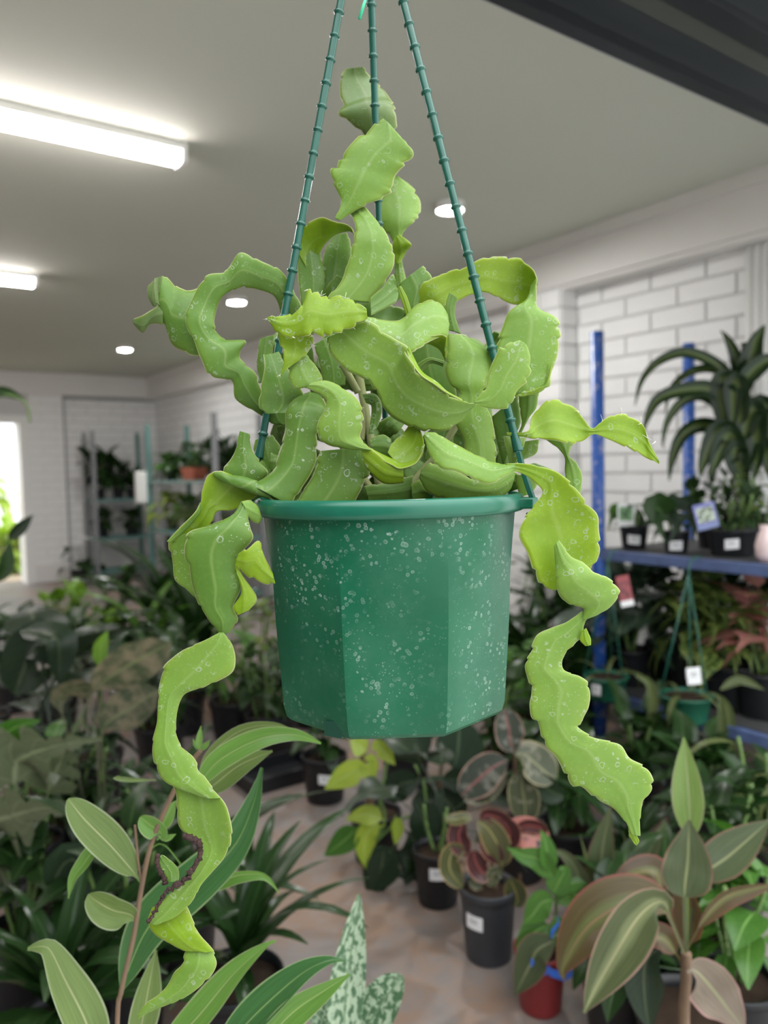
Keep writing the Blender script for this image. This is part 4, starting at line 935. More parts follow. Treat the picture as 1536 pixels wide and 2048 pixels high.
# ------------------------------------------------------------------ far shelves
random.seed(21)
def sh(x, y, z): return Vector((x, y, z))
far = [
 ('potted_shrub', 'dark leafy shrub on the top shelf by the back wall, leftmost', sh(2.98, 11.3, 1.16), 'bush', 34, .17, (.08, .15, 'k'), dict(stem_h=.5, nst=4, out=.2)),
 ('potted_shrub', 'dark leafy shrub in the middle of the back wall top shelf', sh(3.24, 11.3, 1.16), 'bush', 30, .15, (.08, .15, 'k'), dict(stem_h=.42, nst=4, out=.2)),
 ('potted_palm', 'strap-leaved plant at the right end of the back wall top shelf', sh(3.42, 11.25, 1.16), 'strap', 18, .26, (.08, .15, 'k'), dict()),
 ('potted_shrub', 'small dark plant on the middle shelf by the back wall, left side', sh(3.0, 11.3, .62), 'fitton', 26, .11, (.09, .15, 'k'), dict(stem_h=.16, nst=4)),
 ('potted_shrub', 'black-potted plant on the middle shelf by the back wall, right side', sh(3.42, 11.3, .62), 'bush', 22, .12, (.1, .16, 'k'), dict(stem_h=.15, nst=3)),
 ('potted_vine', 'pale green trailing plant at the teal post of the far rack', sh(3.42, 9.6, 1.42), 'bush_green', 26, .14, (.07, .12, 'k'), dict(stem_h=.12, nst=4)),
 ('potted_shrub', 'broad-leaved plant behind the red trough on the far top shelf', sh(3.5, 9.2, 1.42), 'heart', 18, .17, (.08, .14, 'k'), dict(stem_h=.22, nst=3)),
 ('potted_shrub', 'dark plant beside the red trough on the far top shelf', sh(3.4, 8.05, 1.42), 'bush', 26, .14, (.08, .14, 'k'), dict(stem_h=.25, nst=4)),
 ('potted_palm', 'tall spiky plant at the near end of the far top shelf', sh(3.42, 7.8, 1.42), 'strap', 16, .27, (.08, .14, 'k'), dict()),
 ('potted_vine', 'pale yellow-green leafy plant on the far middle shelf', sh(3.38, 9.5, .80), 'lime', 28, .13, (.08, .14, 'k'), dict(stem_h=.2, nst=4)),
 ('potted_shrub', 'dark plant in the centre of the far middle shelf', sh(3.45, 9.0, .80), 'bush_green', 26, .14, (.08, .14, 'k'), dict(stem_h=.2, nst=4)),
 ('potted_shrub', 'dull green plant on the far middle shelf beside the grey post', sh(3.42, 8.3, .80), 'trail', 26, .36, (.08, .14, 'k'), dict(stem_h=.1, nst=3)),
 ('potted_shrub', 'dark shrub under the far shelving by the teal post', sh(3.4, 9.4, .2), 'bush', 28, .17, (.1, .17, 'k'), dict(stem_h=.22, nst=4)),
 ('potted_shrub', 'dark shrub under the far shelving by the grey post', sh(3.4, 8.2, .2), 'bush', 28, .17, (.1, .17, 'k'), dict(stem_h=.22, nst=4)),
]
for nm, lb, loc, kd, n, sz, pt, kw in far: plant(nm, lb, loc, kd, int(n * 2.2), sz * 1.5, pt, **{**kw, 'spread': .07})
# red trough on the far shelf
tr_ = empty('plant_trough', (3.4, 8.75, 1.42), 'terracotta red trough planter on the far top shelf', 'planter')
wmesh('trough', [Vector((3.4 + sx * a, 8.75 + sy * b, 1.42 + z)) for z, a, b in ((0, .07, .17), (.15, .09, .20)) for sx, sy in ((-1, -1), (1, -1), (1, 1), (-1, 1))], [(3, 2, 1, 0), (0, 1, 5, 4), (1, 2, 6, 5), (2, 3, 7, 6), (3, 0, 4, 7)], M_terra, tr_, smooth=False)
box('soil', (3.33, 8.57, 1.53), (3.47, 8.93, 1.55), M_soil, tr_); foliage(tr_, 'bush', 22, .12, .14, stem_h=.12, nst=4, spread=.08)
p = GP(150, 10.6); plant('potted_philodendron', 'small black-potted plant standing alone at the foot of the back wall', p, 'heart', 7, .3, (.11, .2, 'k'), stem_h=.12, nst=2)

# ------------------------------------------------------------------ plants on the floor, far to near
def fl(px, Z): return GP(px, Z)
fp = [
 # left bank
 ('potted_palm', 'tall clump of arching strap leaves in the left bank below the far racks', fl(318, 5.9), 'strap', 34, .86, (.15, .28, 'k'), dict()),
 ('potted_palm', 'glossy strap-leaved clump just left of the hanging pot', fl(392, 5.2), 'strap', 34, .80, (.14, .25, 'k'), dict()),
 ('potted_palm', 'brighter green strap clump at the middle of the left bank', fl(285, 5.3), 'strap_paint_lit', 12, .75, (.13, .24, 'k'), dict()),
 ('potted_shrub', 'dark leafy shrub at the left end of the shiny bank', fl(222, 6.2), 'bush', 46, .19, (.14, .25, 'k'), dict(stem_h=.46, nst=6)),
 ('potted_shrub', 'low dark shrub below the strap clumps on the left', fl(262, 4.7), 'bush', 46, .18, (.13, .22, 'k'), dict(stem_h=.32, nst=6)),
 ('potted_shrub', 'yellow-green shrub near the back doorway, sunlight painted into its leaf colour', fl(118, 6.4), 'bush_paint_lit', 80, .17, (.13, .22, 'k'), dict(stem_h=.3, nst=7, spread=.1)),
 ('potted_shrub', 'light green shrub right of the doorway frame, its sunlit tone painted in', fl(178, 5.6), 'bush_paint_lit', 60, .14, (.13, .2, 'k'), dict(stem_h=.3, nst=6, spread=.1)),
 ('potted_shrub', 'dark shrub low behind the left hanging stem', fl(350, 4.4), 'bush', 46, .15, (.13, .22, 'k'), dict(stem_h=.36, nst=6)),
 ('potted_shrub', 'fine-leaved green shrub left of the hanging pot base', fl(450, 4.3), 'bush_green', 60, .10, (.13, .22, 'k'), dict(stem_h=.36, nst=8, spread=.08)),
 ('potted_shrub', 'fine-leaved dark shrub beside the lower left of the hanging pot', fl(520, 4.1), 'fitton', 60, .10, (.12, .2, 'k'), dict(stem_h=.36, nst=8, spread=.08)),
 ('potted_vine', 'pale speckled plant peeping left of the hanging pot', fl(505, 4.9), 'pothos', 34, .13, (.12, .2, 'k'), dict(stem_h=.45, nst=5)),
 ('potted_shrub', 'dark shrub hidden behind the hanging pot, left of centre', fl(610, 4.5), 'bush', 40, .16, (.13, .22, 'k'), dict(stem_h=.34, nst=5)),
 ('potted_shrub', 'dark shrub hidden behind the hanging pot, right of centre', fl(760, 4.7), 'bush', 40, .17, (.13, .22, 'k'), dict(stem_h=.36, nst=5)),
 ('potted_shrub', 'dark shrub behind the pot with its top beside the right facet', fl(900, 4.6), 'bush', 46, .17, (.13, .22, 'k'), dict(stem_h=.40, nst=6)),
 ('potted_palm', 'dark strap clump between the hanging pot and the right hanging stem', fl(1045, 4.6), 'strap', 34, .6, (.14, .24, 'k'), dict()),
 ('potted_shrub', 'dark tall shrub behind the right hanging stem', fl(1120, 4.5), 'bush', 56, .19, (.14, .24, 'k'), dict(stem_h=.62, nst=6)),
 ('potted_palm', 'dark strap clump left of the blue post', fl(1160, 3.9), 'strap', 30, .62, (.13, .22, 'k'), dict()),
 ('potted_shrub', 'green shrub low beside the right facet of the pot', fl(1030, 3.9), 'bush_green', 46, .13, (.13, .22, 'k'), dict(stem_h=.32, nst=6)),
 ('potted_shrub', 'dark shrub on the floor left of the blue post foot', fl(1120, 3.4), 'bush', 46, .14, (.12, .2, 'k'), dict(stem_h=.26, nst=6)),
 ('potted_shrub', 'dark green shrub above the pink variegated leaves', fl(985, 3.5), 'bush', 46, .13, (.12, .2, 'k'), dict(stem_h=.34, nst=6)),
 ('potted_philodendron', 'big dark heart-leaved plant at the left edge of the photo', fl(60, 3.1), 'philo', 14, .36, (.14, .24, 'k'), dict(stem_h=.18, nst=3)),
 ('potted_philodendron', 'dark broad-leaved plant left of the patterned leaves', fl(165, 3.5), 'philo', 12, .34, (.13, .22, 'k'), dict(stem_h=.16, nst=3)),
 ('potted_shrub', 'yellow-green lit plant at the left edge above the split leaves', fl(22, 2.7), 'bush_green', 20, .14, (.12, .2, 'k'), dict(stem_h=.36, nst=4)),
 ('potted_palm', 'dark strap clump in the lower left corner', fl(70, 1.75), 'strap', 22, .5, (.12, .22, 'k'), dict()),
 ('potted_palm', 'dark green strap clump leaning over the concrete path', fl(440, 1.9), 'strap', 18, .52, (.12, .22, 'k'), dict()),
 ('potted_palm', 'second dark strap clump between the leaning one and the fig', fl(320, 2.2), 'strap', 20, .5, (.12, .22, 'k'), dict()),
 ('potted_shrub', 'dark bushy plant low in the left foreground', fl(205, 2.0), 'bush', 46, .16, (.12, .2, 'k'), dict(stem_h=.34, nst=6)),
 ('potted_shrub', 'dark foliage plant under the split leaves at far left', fl(0, 2.15), 'bush', 34, .17, (.12, .2, 'k'), dict(stem_h=.3, nst=5)),
 # right foreground
 ('potted_shrub', 'dark leafy plant behind the ruby leaves, right of the grey pot', fl(1130, 2.75), 'bush', 46, .13, (.11, .19, 'k'), dict(stem_h=.26, nst=6)),
 ('potted_palm', 'dark strap clump behind the cordyline', fl(1260, 2.5), 'strap', 20, .34, (.11, .19, 'k'), dict()),
 ('potted_shrub', 'dark shrub right of the cordyline spear', fl(1450, 2.35), 'bush', 46, .15, (.12, .2, 'k'), dict(stem_h=.30, nst=6)),
 ('potted_shrub', 'green-leaved plant in the lower right corner', fl(1470, 1.9), 'bush_green', 34, .13, (.11, .19, 'k'), dict(stem_h=.34, nst=5)),
 ('potted_shrub', 'dark low plant between the cordyline and the red pot', fl(1240, 1.95), 'bush', 40, .13, (.11, .19, 'k'), dict(stem_h=.22, nst=6)),
 ('potted_palm', 'thin arching grass-like plant at the right edge', fl(1540, 2.6), 'trail', 12, .3, (.11, .19, 'k'), dict(stem_h=.36, nst=4)),
 ('potted_shrub', 'dark plant under the blue rack at its front', fl(1400, 2.85), 'bush', 46, .15, (.12, .2, 'k'), dict(stem_h=.24, nst=6)),
 ('potted_shrub', 'dark plant at the foot of the blue post', fl(1270, 3.2), 'bush', 46, .15, (.12, .2, 'k'), dict(stem_h=.24, nst=6)),
]
fp += [
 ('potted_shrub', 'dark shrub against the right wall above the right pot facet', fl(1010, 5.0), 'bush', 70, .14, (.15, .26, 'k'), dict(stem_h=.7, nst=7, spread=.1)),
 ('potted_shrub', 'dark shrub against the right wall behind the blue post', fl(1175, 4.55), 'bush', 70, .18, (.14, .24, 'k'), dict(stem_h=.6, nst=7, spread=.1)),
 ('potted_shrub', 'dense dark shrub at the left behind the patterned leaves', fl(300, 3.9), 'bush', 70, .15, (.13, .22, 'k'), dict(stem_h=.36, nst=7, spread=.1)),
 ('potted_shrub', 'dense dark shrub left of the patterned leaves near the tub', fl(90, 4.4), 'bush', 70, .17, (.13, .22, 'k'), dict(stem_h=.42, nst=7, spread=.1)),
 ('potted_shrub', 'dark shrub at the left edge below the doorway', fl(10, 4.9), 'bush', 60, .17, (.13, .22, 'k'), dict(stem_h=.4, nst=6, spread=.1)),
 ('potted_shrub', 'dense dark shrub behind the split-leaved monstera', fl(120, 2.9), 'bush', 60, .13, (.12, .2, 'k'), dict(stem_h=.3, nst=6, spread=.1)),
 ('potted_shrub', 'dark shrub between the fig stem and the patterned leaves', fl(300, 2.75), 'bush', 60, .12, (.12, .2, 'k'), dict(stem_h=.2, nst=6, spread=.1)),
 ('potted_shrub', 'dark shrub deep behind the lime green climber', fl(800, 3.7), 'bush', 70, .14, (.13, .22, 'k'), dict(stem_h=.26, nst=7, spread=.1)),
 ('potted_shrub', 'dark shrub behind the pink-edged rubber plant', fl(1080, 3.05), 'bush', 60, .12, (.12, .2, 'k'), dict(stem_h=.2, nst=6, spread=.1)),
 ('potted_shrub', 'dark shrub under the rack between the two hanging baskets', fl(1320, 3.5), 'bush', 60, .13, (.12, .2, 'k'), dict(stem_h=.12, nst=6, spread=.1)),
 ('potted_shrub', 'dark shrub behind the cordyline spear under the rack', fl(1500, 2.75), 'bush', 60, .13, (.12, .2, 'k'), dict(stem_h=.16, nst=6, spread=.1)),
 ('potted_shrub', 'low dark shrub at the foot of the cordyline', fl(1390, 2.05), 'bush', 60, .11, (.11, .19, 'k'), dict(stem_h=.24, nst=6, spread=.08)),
]
for nm, lb, loc, kd, n, sz, pt, kw in fp: plant(nm, lb, loc, kd, n, sz, pt, **kw)

# tall plant reaching in at the left edge
t_ = empty('potted_fig', GP(-60, 4.0), 'tall thin plant whose few leaves reach in at the left edge', 'potted plant'); addpot(t_, .14, .26, M_black)
b_ = GP(-60, 4.0); 
wmesh('cane', *tube(smoothpts([b_ + Vector((0, 0, .2)), b_ + Vector((.02, 0, 1.0)), P(-30, 900, 4.0), P(-20, 800, 4.0)], 6), .012, 6), M_cane, t_)
pstem(t_, [(-20, 800), (20, 790), (52, 808), (60, 845)], .006, 4.0, M_gstem)
pleaf(t_, [(-20, 780), (15, 785), (50, 800)], 22, 4.0, 'bush', fold=20)
pleaf(t_, [(-10, 1105), (25, 1072), (66, 1030)], 26, 4.0, 'philo', pet=.35)
pleaf(t_, [(-20, 1180), (10, 1140), (20, 1080)], 30, 4.0, 'bush', pet=.2)
# blue crate just inside the doorway
c_ = GP(14, 7.2); V, Fc = lathe([(0.001, .01), (.08, 0), (.10, .17), (.108, .17), (.108, .185), (.097, .185), (.075, .02)], 24)
o = obj('plastic_tub', mesh('plastic_tub', V, Fc), m_plain('blue_plastic', (0.02, 0.10, 0.50), 0.4)); o.location = (c_.x, c_.y, 0); tag(o, 'blue plastic tub on the floor inside the back doorway', 'tub')
# garden beyond the doorway
random.seed(5)
for (x, y, hh, lb, s) in ((ONY(22, 900, 14.6).x, 14.6, 2.5, 'sunlit tree seen through the upper half of the doorway', .28), (ONY(45, 900, 16.2).x, 16.2, 2.6, 'sunlit garden tree at the right of the doorway view', .26), (ONY(30, 1150, 13.6).x, 13.6, .6, 'low bright bush outside the doorway', .22), (ONY(4, 1150, 13.2).x, 13.2, .7, 'bright low bush at the left of the doorway view', .22)):
    g = empty('garden_tree', (x, y, 0), lb, 'tree'); foliage(g, 'garden', 150, s * 1.3, 0.05, stem_h=hh, nst=6, spread=.2, out=.3, cane=M_cane, zlow=.45 if hh > 1 else .2, caner=.02)

# ------------------------------------------------------------------ large patterned and split leaves, left
q = empty('potted_calathea', GP(215, 2.8), 'plant with large dull patterned leaves on upright stalks, left middle', 'potted plant'); addpot(q, .12, .2, M_black)
bx_, by_ = 215, 1700
pleaf(q, [(205, 1760), (195, 1500), (180, 1395), (250, 1335), (342, 1285)], 92, 2.8, 'calathea', pf_ellip, 10, 20, pet=.68)
pleaf(q, [(215, 1760), (208, 1550), (205, 1460), (255, 1420), (318, 1380)], 84, 2.8, 'calathea', pf_ellip, 10, -10, pet=.68)
pleaf(q, [(200, 1760), (150, 1520), (118, 1400), (145, 1380), (190, 1372)], 60, 2.85, 'calathea', pf_ellip, 10, 30, pet=.78)
pleaf(q, [(205, 1760), (130, 1450), (118, 1330), (112, 1275), (40, 1262)], 80, 2.9, 'philo', pf_ellip, 16, 40, pet=.72)
pleaf(q, [(205, 1760), (140, 1440), (112, 1310), (70, 1290), (30, 1390)], 110, 2.95, 'philo', pf_ellip, 16, 0, pet=.7)
pleaf(q, [(210, 1760), (200, 1350), (205, 1290), (215, 1262)], 34, 2.9, 'bush_paint_lit', pf_lance, 16, 0, pet=.85)
ms = empty('potted_monstera', GP(70, 2.3), 'split-leaved monstera with two broad grey-green leaves, left foreground', 'potted plant'); addpot(ms, .13, .22, M_black)
pleaf(ms, [(70, 1800), (40, 1640), (30, 1545), (45, 1515), (120, 1490), (205, 1478)], 165, 2.3, 'monstera', pf_monst, 6, 15, pet=.52, nv=34)
pleaf(ms, [(60, 1850), (10, 1760), (-30, 1660), (30, 1630), (100, 1615), (180, 1625)], 190, 2.15, 'monstera', pf_monst, 6, 25, pet=.45, nv=34)
pleaf(ms, [(80, 1850), (80, 1650), (130, 1500), (160, 1440), (170, 1410)], 90, 2.35, 'monstera', pf_monst, 6, 0, pet=.6, nv=30)
pleaf(ms, [(70, 1850), (30, 1600), (0, 1500), (20, 1460), (80, 1440)], 70, 2.3, 'bush_green', pf_ovate, 12, 10, pet=.65)
pleaf(ms, [(90, 1880), (110, 1760), (150, 1720), (190, 1800), (200, 1880)], 80, 2.0, 'philo', pf_ovate, 12, 10, pet=.3)

# ------------------------------------------------------------------ the fig in the left foreground
fg = empty('potted_fig', GP(232, 1.0), 'young long-leaved fig with a thin brown stem in the left foreground', 'potted plant'); addpot(fg, .12, .22, M_black)
ZF = 0.96
pstem(fg, [(232, 2980), (225, 2500), (234, 2060), (243, 1980), (268, 1870), (284, 1770), (302, 1690), (330, 1620), (368, 1545), (402, 1500)], .0031, ZF, M_cane)
pstem(fg, [(284, 1770), (276, 1720), (270, 1650)], .0016, ZF, M_cane)
G = lambda pts, w_, m_, pr=pf_lance, fo=16, ro=0, pe=0.0, z=0.0, wv=0.0: pleaf(fg, pts, w_, ZF + z, m_, pr, fo, ro, pe, wv)
G([(240, 2000), (250, 1960), (300, 1850), (400, 1760), (470, 1690), (506, 1610), (524, 1535)], 98, 'fig_glossy', pf_lance, 18, -12, .04, 0.03)
G([(300, 1700), (330, 1690), (400, 1765), (480, 1750), (530, 1752), (558, 1785)], 34, 'fig', pf_lance, 30, 30, .25, 0.04)
G([(396, 1570), (440, 1520), (520, 1478), (590, 1470), (642, 1487)], 48, 'fig', pf_strap, 12, -15, .02, -.02)
G([(398, 1560), (420, 1510), (480, 1462), (545, 1450), (590, 1462)], 34, 'fig_under', pf_lance, 16, 30, .02, 0.03)
G([(398, 1590), (430, 1568), (480, 1530), (545, 1502)], 56, 'fig_under', pf_lance, 20, -10, .02, 0.02)
G([(284, 1768), (262, 1738), (220, 1690), (170, 1640), (136, 1598)], 74, 'fig_under', pf_ellip, 14, 12, .10, 0.0)
G([(240, 1680), (195, 1695), (165, 1730), (146, 1758), (137, 1797)], 32, 'fig', pf_lance, 26, 20, .0, 0.03)
G([(276, 1850), (262, 1830), (225, 1820), (190, 1800), (177, 1788)], 72, 'fig_under', pf_ellip, 24, -25, .1, 0.0)
G([(314, 1680), (324, 1668), (300, 1650), (280, 1634)], 46, 'fig', pf_ellip, 25, -20, .12, 0.0)
G([(312, 1672), (330, 1640), (345, 1610), (356, 1600)], 30, 'fig', pf_lance, 20, 20, .05, 0.01)
G([(316, 1672), (335, 1676), (352, 1668)], 14, 'fig', pf_lance, 20, 0, .05, 0.0)
G([(196, 2120), (170, 2040), (130, 1960), (100, 1900), (78, 1893), (55, 1898)], 84, 'fig_under', pf_strap, 12, 15, .0, 0.0)
G([(270, 2110), (285, 2040), (300, 1960), (312, 1900)], 62, 'fig_under', pf_lance, 16, 15, .0, 0.05)
G([(300, 2130), (390, 2040), (470, 1945), (530, 1892), (552, 1882)], 66, 'fig', pf_lance, 20, -20, .0, 0.0)
G([(420, 2130), (510, 2030), (600, 1950), (655, 1922), (688, 1921)], 74, 'fig_glossy', pf_lance, 20, -20, .0, -.02)
G([(500, 2120), (580, 2030), (650, 1980), (700, 1948)], 64, 'fig', pf_lance, 22, 15, .0, -.03)
G([(402, 1500), (398, 1485), (402, 1452)], 14, 'fig', pf_lance, 20, 0, .0, 0.0)
G([(402, 1500), (392, 1490), (386, 1478)], 10, 'fig', pf_lance, 20, 0, .0, 0.0)
G([(402, 1500), (412, 1490), (420, 1480)], 12, 'fig', pf_lance, 20, 0, .0, 0.0)
G([(268, 1560), (230, 1556), (262, 1560), (312, 1560)], 10, 'fig_under', pf_lance, 20, 0, .0, 0.05)

# ------------------------------------------------------------------ white-splashed leaves at the bottom
sn = empty('potted_dieffenbachia', GP(690, 1.35), 'plant with upright white-splashed leaves at the bottom centre', 'potted plant'); addpot(sn, .1, .18, M_black)
pstem(sn, [(690, 2700), (690, 2300), (692, 2080)], .006, 1.32, M_gstem)
pleaf(sn, [(690, 2090), (690, 2000), (704, 1890), (718, 1788)], 76, 1.3, 'snow', pf_strap, 12, 10)
pleaf(sn, [(690, 2100), (735, 2050), (775, 1990), (806, 1952)], 86, 1.32, 'snow', pf_ellip, 12, -15)
pleaf(sn, [(690, 2110), (660, 2060), (636, 2025), (615, 2010)], 60, 1.32, 'snow', pf_ellip, 12, 10)

# ------------------------------------------------------------------ floor pots along the path
# seed tray
c_ = ONZ(555, 1556, 0); ty = empty('seed_tray', (c_.x, c_.y, 0), 'flat black plastic tray lying on the concrete path', 'tray')
boxes('tray', [((c_.x - .2, c_.y - .13, 0), (c_.x + .2, c_.y + .13, .012))], M_black, ty)
for a, b in (((-.2, -.13), (.2, -.115)), ((-.2, .115), (.2, .13)), ((-.2, -.115), (-.185, .115)), ((.185, -.115), (.2, .115))):
    box('side', (c_.x + a[0], c_.y + a[1], .012), (c_.x + b[0], c_.y + b[1], .07), M_black, ty)
c_ = ONZ(645, 1612, 0); plant('potted_shrub', 'black pot with a small white label at the head of the path', c_ + Vector((.05, .06, 0)), 'bush', 26, .12, (.105, .21, 'k'), plabel=.6, stem_h=.18, nst=4)
c_ = ONZ(560, 1500, 0); plant('potted_shrub', 'black-potted dark plant behind the flat tray', c_, 'bush', 30, .12, (.1, .19, 'k'), plabel=.6, stem_h=.2, nst=4)
c_ = ONZ(885, 1822, 0); bp = plant('potted_shrub', 'black pot with a white label just behind the grey pot', c_ + Vector((.03, .06, 0)), 'philo', 9, .2, (.085, .19, 'k'), plabel=.7, stem_h=.16, nst=3)
# lime philodendron
lm = empty('potted_philodendron', GP(735, 2.9), 'lime green heart-leaved climber beside the path under the hanging pot', 'potted plant'); addpot(lm, .1, .19, M_black)
pstem(lm, [(745, 1690), (740, 1600), (728, 1520), (722, 1480)], .016, 2.9, M_cane)
for pts, w_, m_ in (([(740, 1545), (720, 1540), (690, 1552), (650, 1578)], 52, 'lime'), ([(735, 1530), (740, 1520), (735, 1560), (728, 1570)], 36, 'lime'), ([(740, 1500), (760, 1495), (790, 1530)], 34, 'lime'), ([(735, 1505), (715, 1490), (700, 1480)], 40, 'lime'),
                    ([(770, 1640), (740, 1630), (715, 1632), (692, 1640)], 40, 'lime'), ([(770, 1650), (740, 1660), (728, 1690), (732, 1738)], 48, 'lime'), ([(790, 1630), (795, 1660), (790, 1690)], 26, 'lime'), ([(720, 1650), (690, 1680), (648, 1712)], 50, 'bush_green'),
                    ([(790, 1690), (770, 1720), (735, 1790)], 80, 'philo'), ([(810, 1660), (830, 1690), (818, 1765)], 80, 'philo'), ([(800, 1730), (815, 1750), (810, 1770)], 36, 'calathea_silver'), ([(770, 1690), (760, 1750), (750, 1800)], 60, 'philo'), ([(830, 1600), (850, 1650), (840, 1700)], 70, 'philo'), ([(800, 1700), (840, 1730), (856, 1790)], 60, 'bush')):
    pleaf(lm, pts, w_, 2.75, m_, pf_ovate, 12, random.uniform(-20, 20), pet=.1)
for pts in ([(745, 1690), (770, 1640), (755, 1580), (745, 1520)], [(745, 1690), (800, 1640), (842, 1625), (850, 1580), (830, 1530)], [(745, 1690), (760, 1600), (775, 1520)]):
    pstem(lm, pts, .005, 2.8, M_gstem)
# dark rubber plant behind
rb = empty('rubber_plant', GP(870, 3.1), 'rubber plant with broad grey-green leaves below the pot corner', 'potted plant'); addpot(rb, .1, .19, M_black)
pstem(rb, [(870, 1680), (880, 1560), (890, 1470)], .008, 3.1, M_cane)
for pts, w_ in (([(905, 1540), (915, 1510), (920, 1440)], 95), ([(850, 1520), (830, 1490), (810, 1450)], 80), ([(880, 1600), (855, 1600), (840, 1580)], 70), ([(870, 1580), (900, 1610), (920, 1640)], 70), ([(840, 1560), (800, 1570), (775, 1600)], 60), ([(880, 1560), (940, 1555), (960, 1530)], 56)):
    pleaf(rb, pts, w_, 3.0, 'philo' if w_ != 95 else 'calathea_silver', pf_ellip, 12, random.uniform(-20, 20), pet=.06)
# pink-edged rubber plant
tk = empty('rubber_plant', GP(1030, 2.75), 'rubber plant with pink-edged grey leaves, upright, right of the path', 'potted plant'); addpot(tk, .1, .19, M_black)
pstem(tk, [(1040, 1760), (1035, 1640), (1030, 1530), (1025, 1470)], .007, 2.75, M_cane)
for pts, w_, m_, ro in (([(1028, 1506), (1020, 1480), (1018, 1460), (1008, 1418)], 60, 'pink_var', 8), ([(1016, 1520), (985, 1535), (950, 1565), (922, 1592)], 74, 'pink_var', 10), ([(1014, 1545), (985, 1580), (955, 1596), (928, 1600)], 46, 'olive_var', 40), ([(1030, 1510), (1050, 1510), (1080, 1535), (1110, 1560)], 78, 'olive_var', -20), ([(1046, 1540), (1044, 1570), (1050, 1610), (1050, 1645)], 64, 'olive_var', 0), ([(1060, 1550), (1085, 1570), (1105, 1585), (1128, 1592)], 52, 'philo', 10)):
    pleaf(tk, pts, w_, 2.65, m_, pf_ellip, 12, ro, pet=.03)
# ruby rubber plant in the grey pot
c_ = ONZ(985, 1945, 0) + Vector((.05, .07, 0)); ru = empty('rubber_plant', c_, 'ruby and pink rubber plant in a charcoal grey pot on the path', 'potted plant')
addpot(ru, .088, .225, M_grey, .62, -.55)
ZR = (c_ - CAM).dot(C_F)
pstem(ru, [(985, 1830), (990, 1770), (980, 1700), (985, 1650)], .006, ZR, M_cane)
for k_ in ((960, 1775), (1000, 1785)): pstem(ru, [(985, 1825), k_], .006, ZR, M_cane)
for pts, w_, m_, ro in (([(945, 1640), (930, 1636), (910, 1640), (890, 1638)], 26, 'ruby_green', 20), ([(930, 1642), (918, 1665), (922, 1690), (935, 1712)], 48, 'ruby', 10), ([(935, 1700), (905, 1705), (900, 1740), (925, 1775)], 48, 'ruby_green', -20), ([(960, 1640), (975, 1630), (1005, 1640), (1026, 1660)], 40, 'ruby', 30), ([(1005, 1735), (1000, 1700), (978, 1660), (955, 1642)], 56, 'ruby_green', 0), ([(1000, 1728), (990, 1705), (970, 1680), (958, 1672)], 50, 'ruby', 5), ([(985, 1750), (965, 1745), (950, 1720), (948, 1700)], 48, 'ruby', 10), ([(1010, 1700), (1020, 1670), (1012, 1650), (1000, 1640)], 54, 'ruby', -20), ([(1015, 1690), (1030, 1672), (1060, 1672), (1098, 1690)], 72, 'coral', -15), ([(1030, 1665), (1050, 1652), (1080, 1655), (1092, 1668)], 30, 'ruby', 20), ([(1018, 1755), (1030, 1780), (1035, 1800), (1030, 1812)], 46, 'ruby_green', 10), ([(985, 1775), (985, 1750), (995, 1742), (1005, 1745)], 34, 'olive_var', 30), ([(965, 1775), (950, 1765), (942, 1755)], 26, 'olive_var', 0)):
    pleaf(ru, pts, w_, ZR - .06, m_, pf_ellip, 14, ro, pet=.03)
# red pot with bright green plant
c_ = ONZ(1098, 2045, 0) + Vector((.03, .06, 0)); gp = empty('potted_lily', c_, 'bright green leafy plant in a red pot with blue ribbon', 'potted plant')
addpot(gp, .072, .17, M_red, .72, -.6)
ZG = (c_ - CAM).dot(C_F)
for pts, w_ in (([(1110, 1760), (1080, 1720), (1045, 1710), (1014, 1695)], 46), ([(1100, 1745), (1095, 1710), (1090, 1680), (1080, 1660)], 40), ([(1105, 1790), (1120, 1760), (1130, 1740), (1118, 1735)], 50), ([(1110, 1800), (1085, 1805), (1065, 1830), (1046, 1850)], 56), ([(1100, 1850), (1075, 1860), (1050, 1880), (1030, 1895)], 56), ([(1115, 1810), (1140, 1790), (1170, 1790), (1195, 1800)], 44), ([(1110, 1830), (1120, 1860), (1100, 1880), (1085, 1890)], 50), ([(1120, 1780), (1150, 1765), (1180, 1765)], 36), ([(1130, 1850), (1150, 1870), (1140, 1900)], 50), ([(1110, 1960), (1095, 1935), (1110, 1945)], 44), ([(1150, 1830), (1170, 1840), (1180, 1870)], 44)):
    pleaf(gp, pts, w_, ZG - .05, 'bush_green', pf_ovate, 14, random.uniform(-25, 25), pet=.06)
pleaf(gp, [(1110, 1880), (1075, 1900), (1060, 1930), (1030, 1990)], 70, ZG - .08, 'ti', pf_lance, 14, 10)
pstem(gp, [(1105, 2010), (1110, 1900), (1112, 1790), (1105, 1740)], .004, ZG, M_gstem); pstem(gp, [(1100, 2010), (1090, 1900), (1070, 1860)], .003, ZG, M_gstem)
M_ribbon = m_plain('blue_ribbon', (0.02, 0.12, 0.55), 0.4, 0.1, 8)
for pts in ([(1102, 1870), (1118, 1850), (1116, 1835)], [(1062, 1925), (1082, 1945), (1100, 1940)], [(1100, 1945), (1130, 1955), (1145, 1945)]):
    q2 = [P(x, y, ZG - .085) for x, y in pts]; V = []; 
    for i, v in enumerate(q2): V += [v + C_U * .011, v - C_U * .011, v - C_U * .011 + C_F * .002, v + C_U * .011 + C_F * .002]
    Fc = [(i * 4 + k, i * 4 + (k + 1) % 4, i * 4 + 4 + (k + 1) % 4, i * 4 + 4 + k) for i in range(len(q2) - 1) for k in range(4)]
    wmesh('ribbon', V, Fc, M_ribbon, gp, smooth=False)

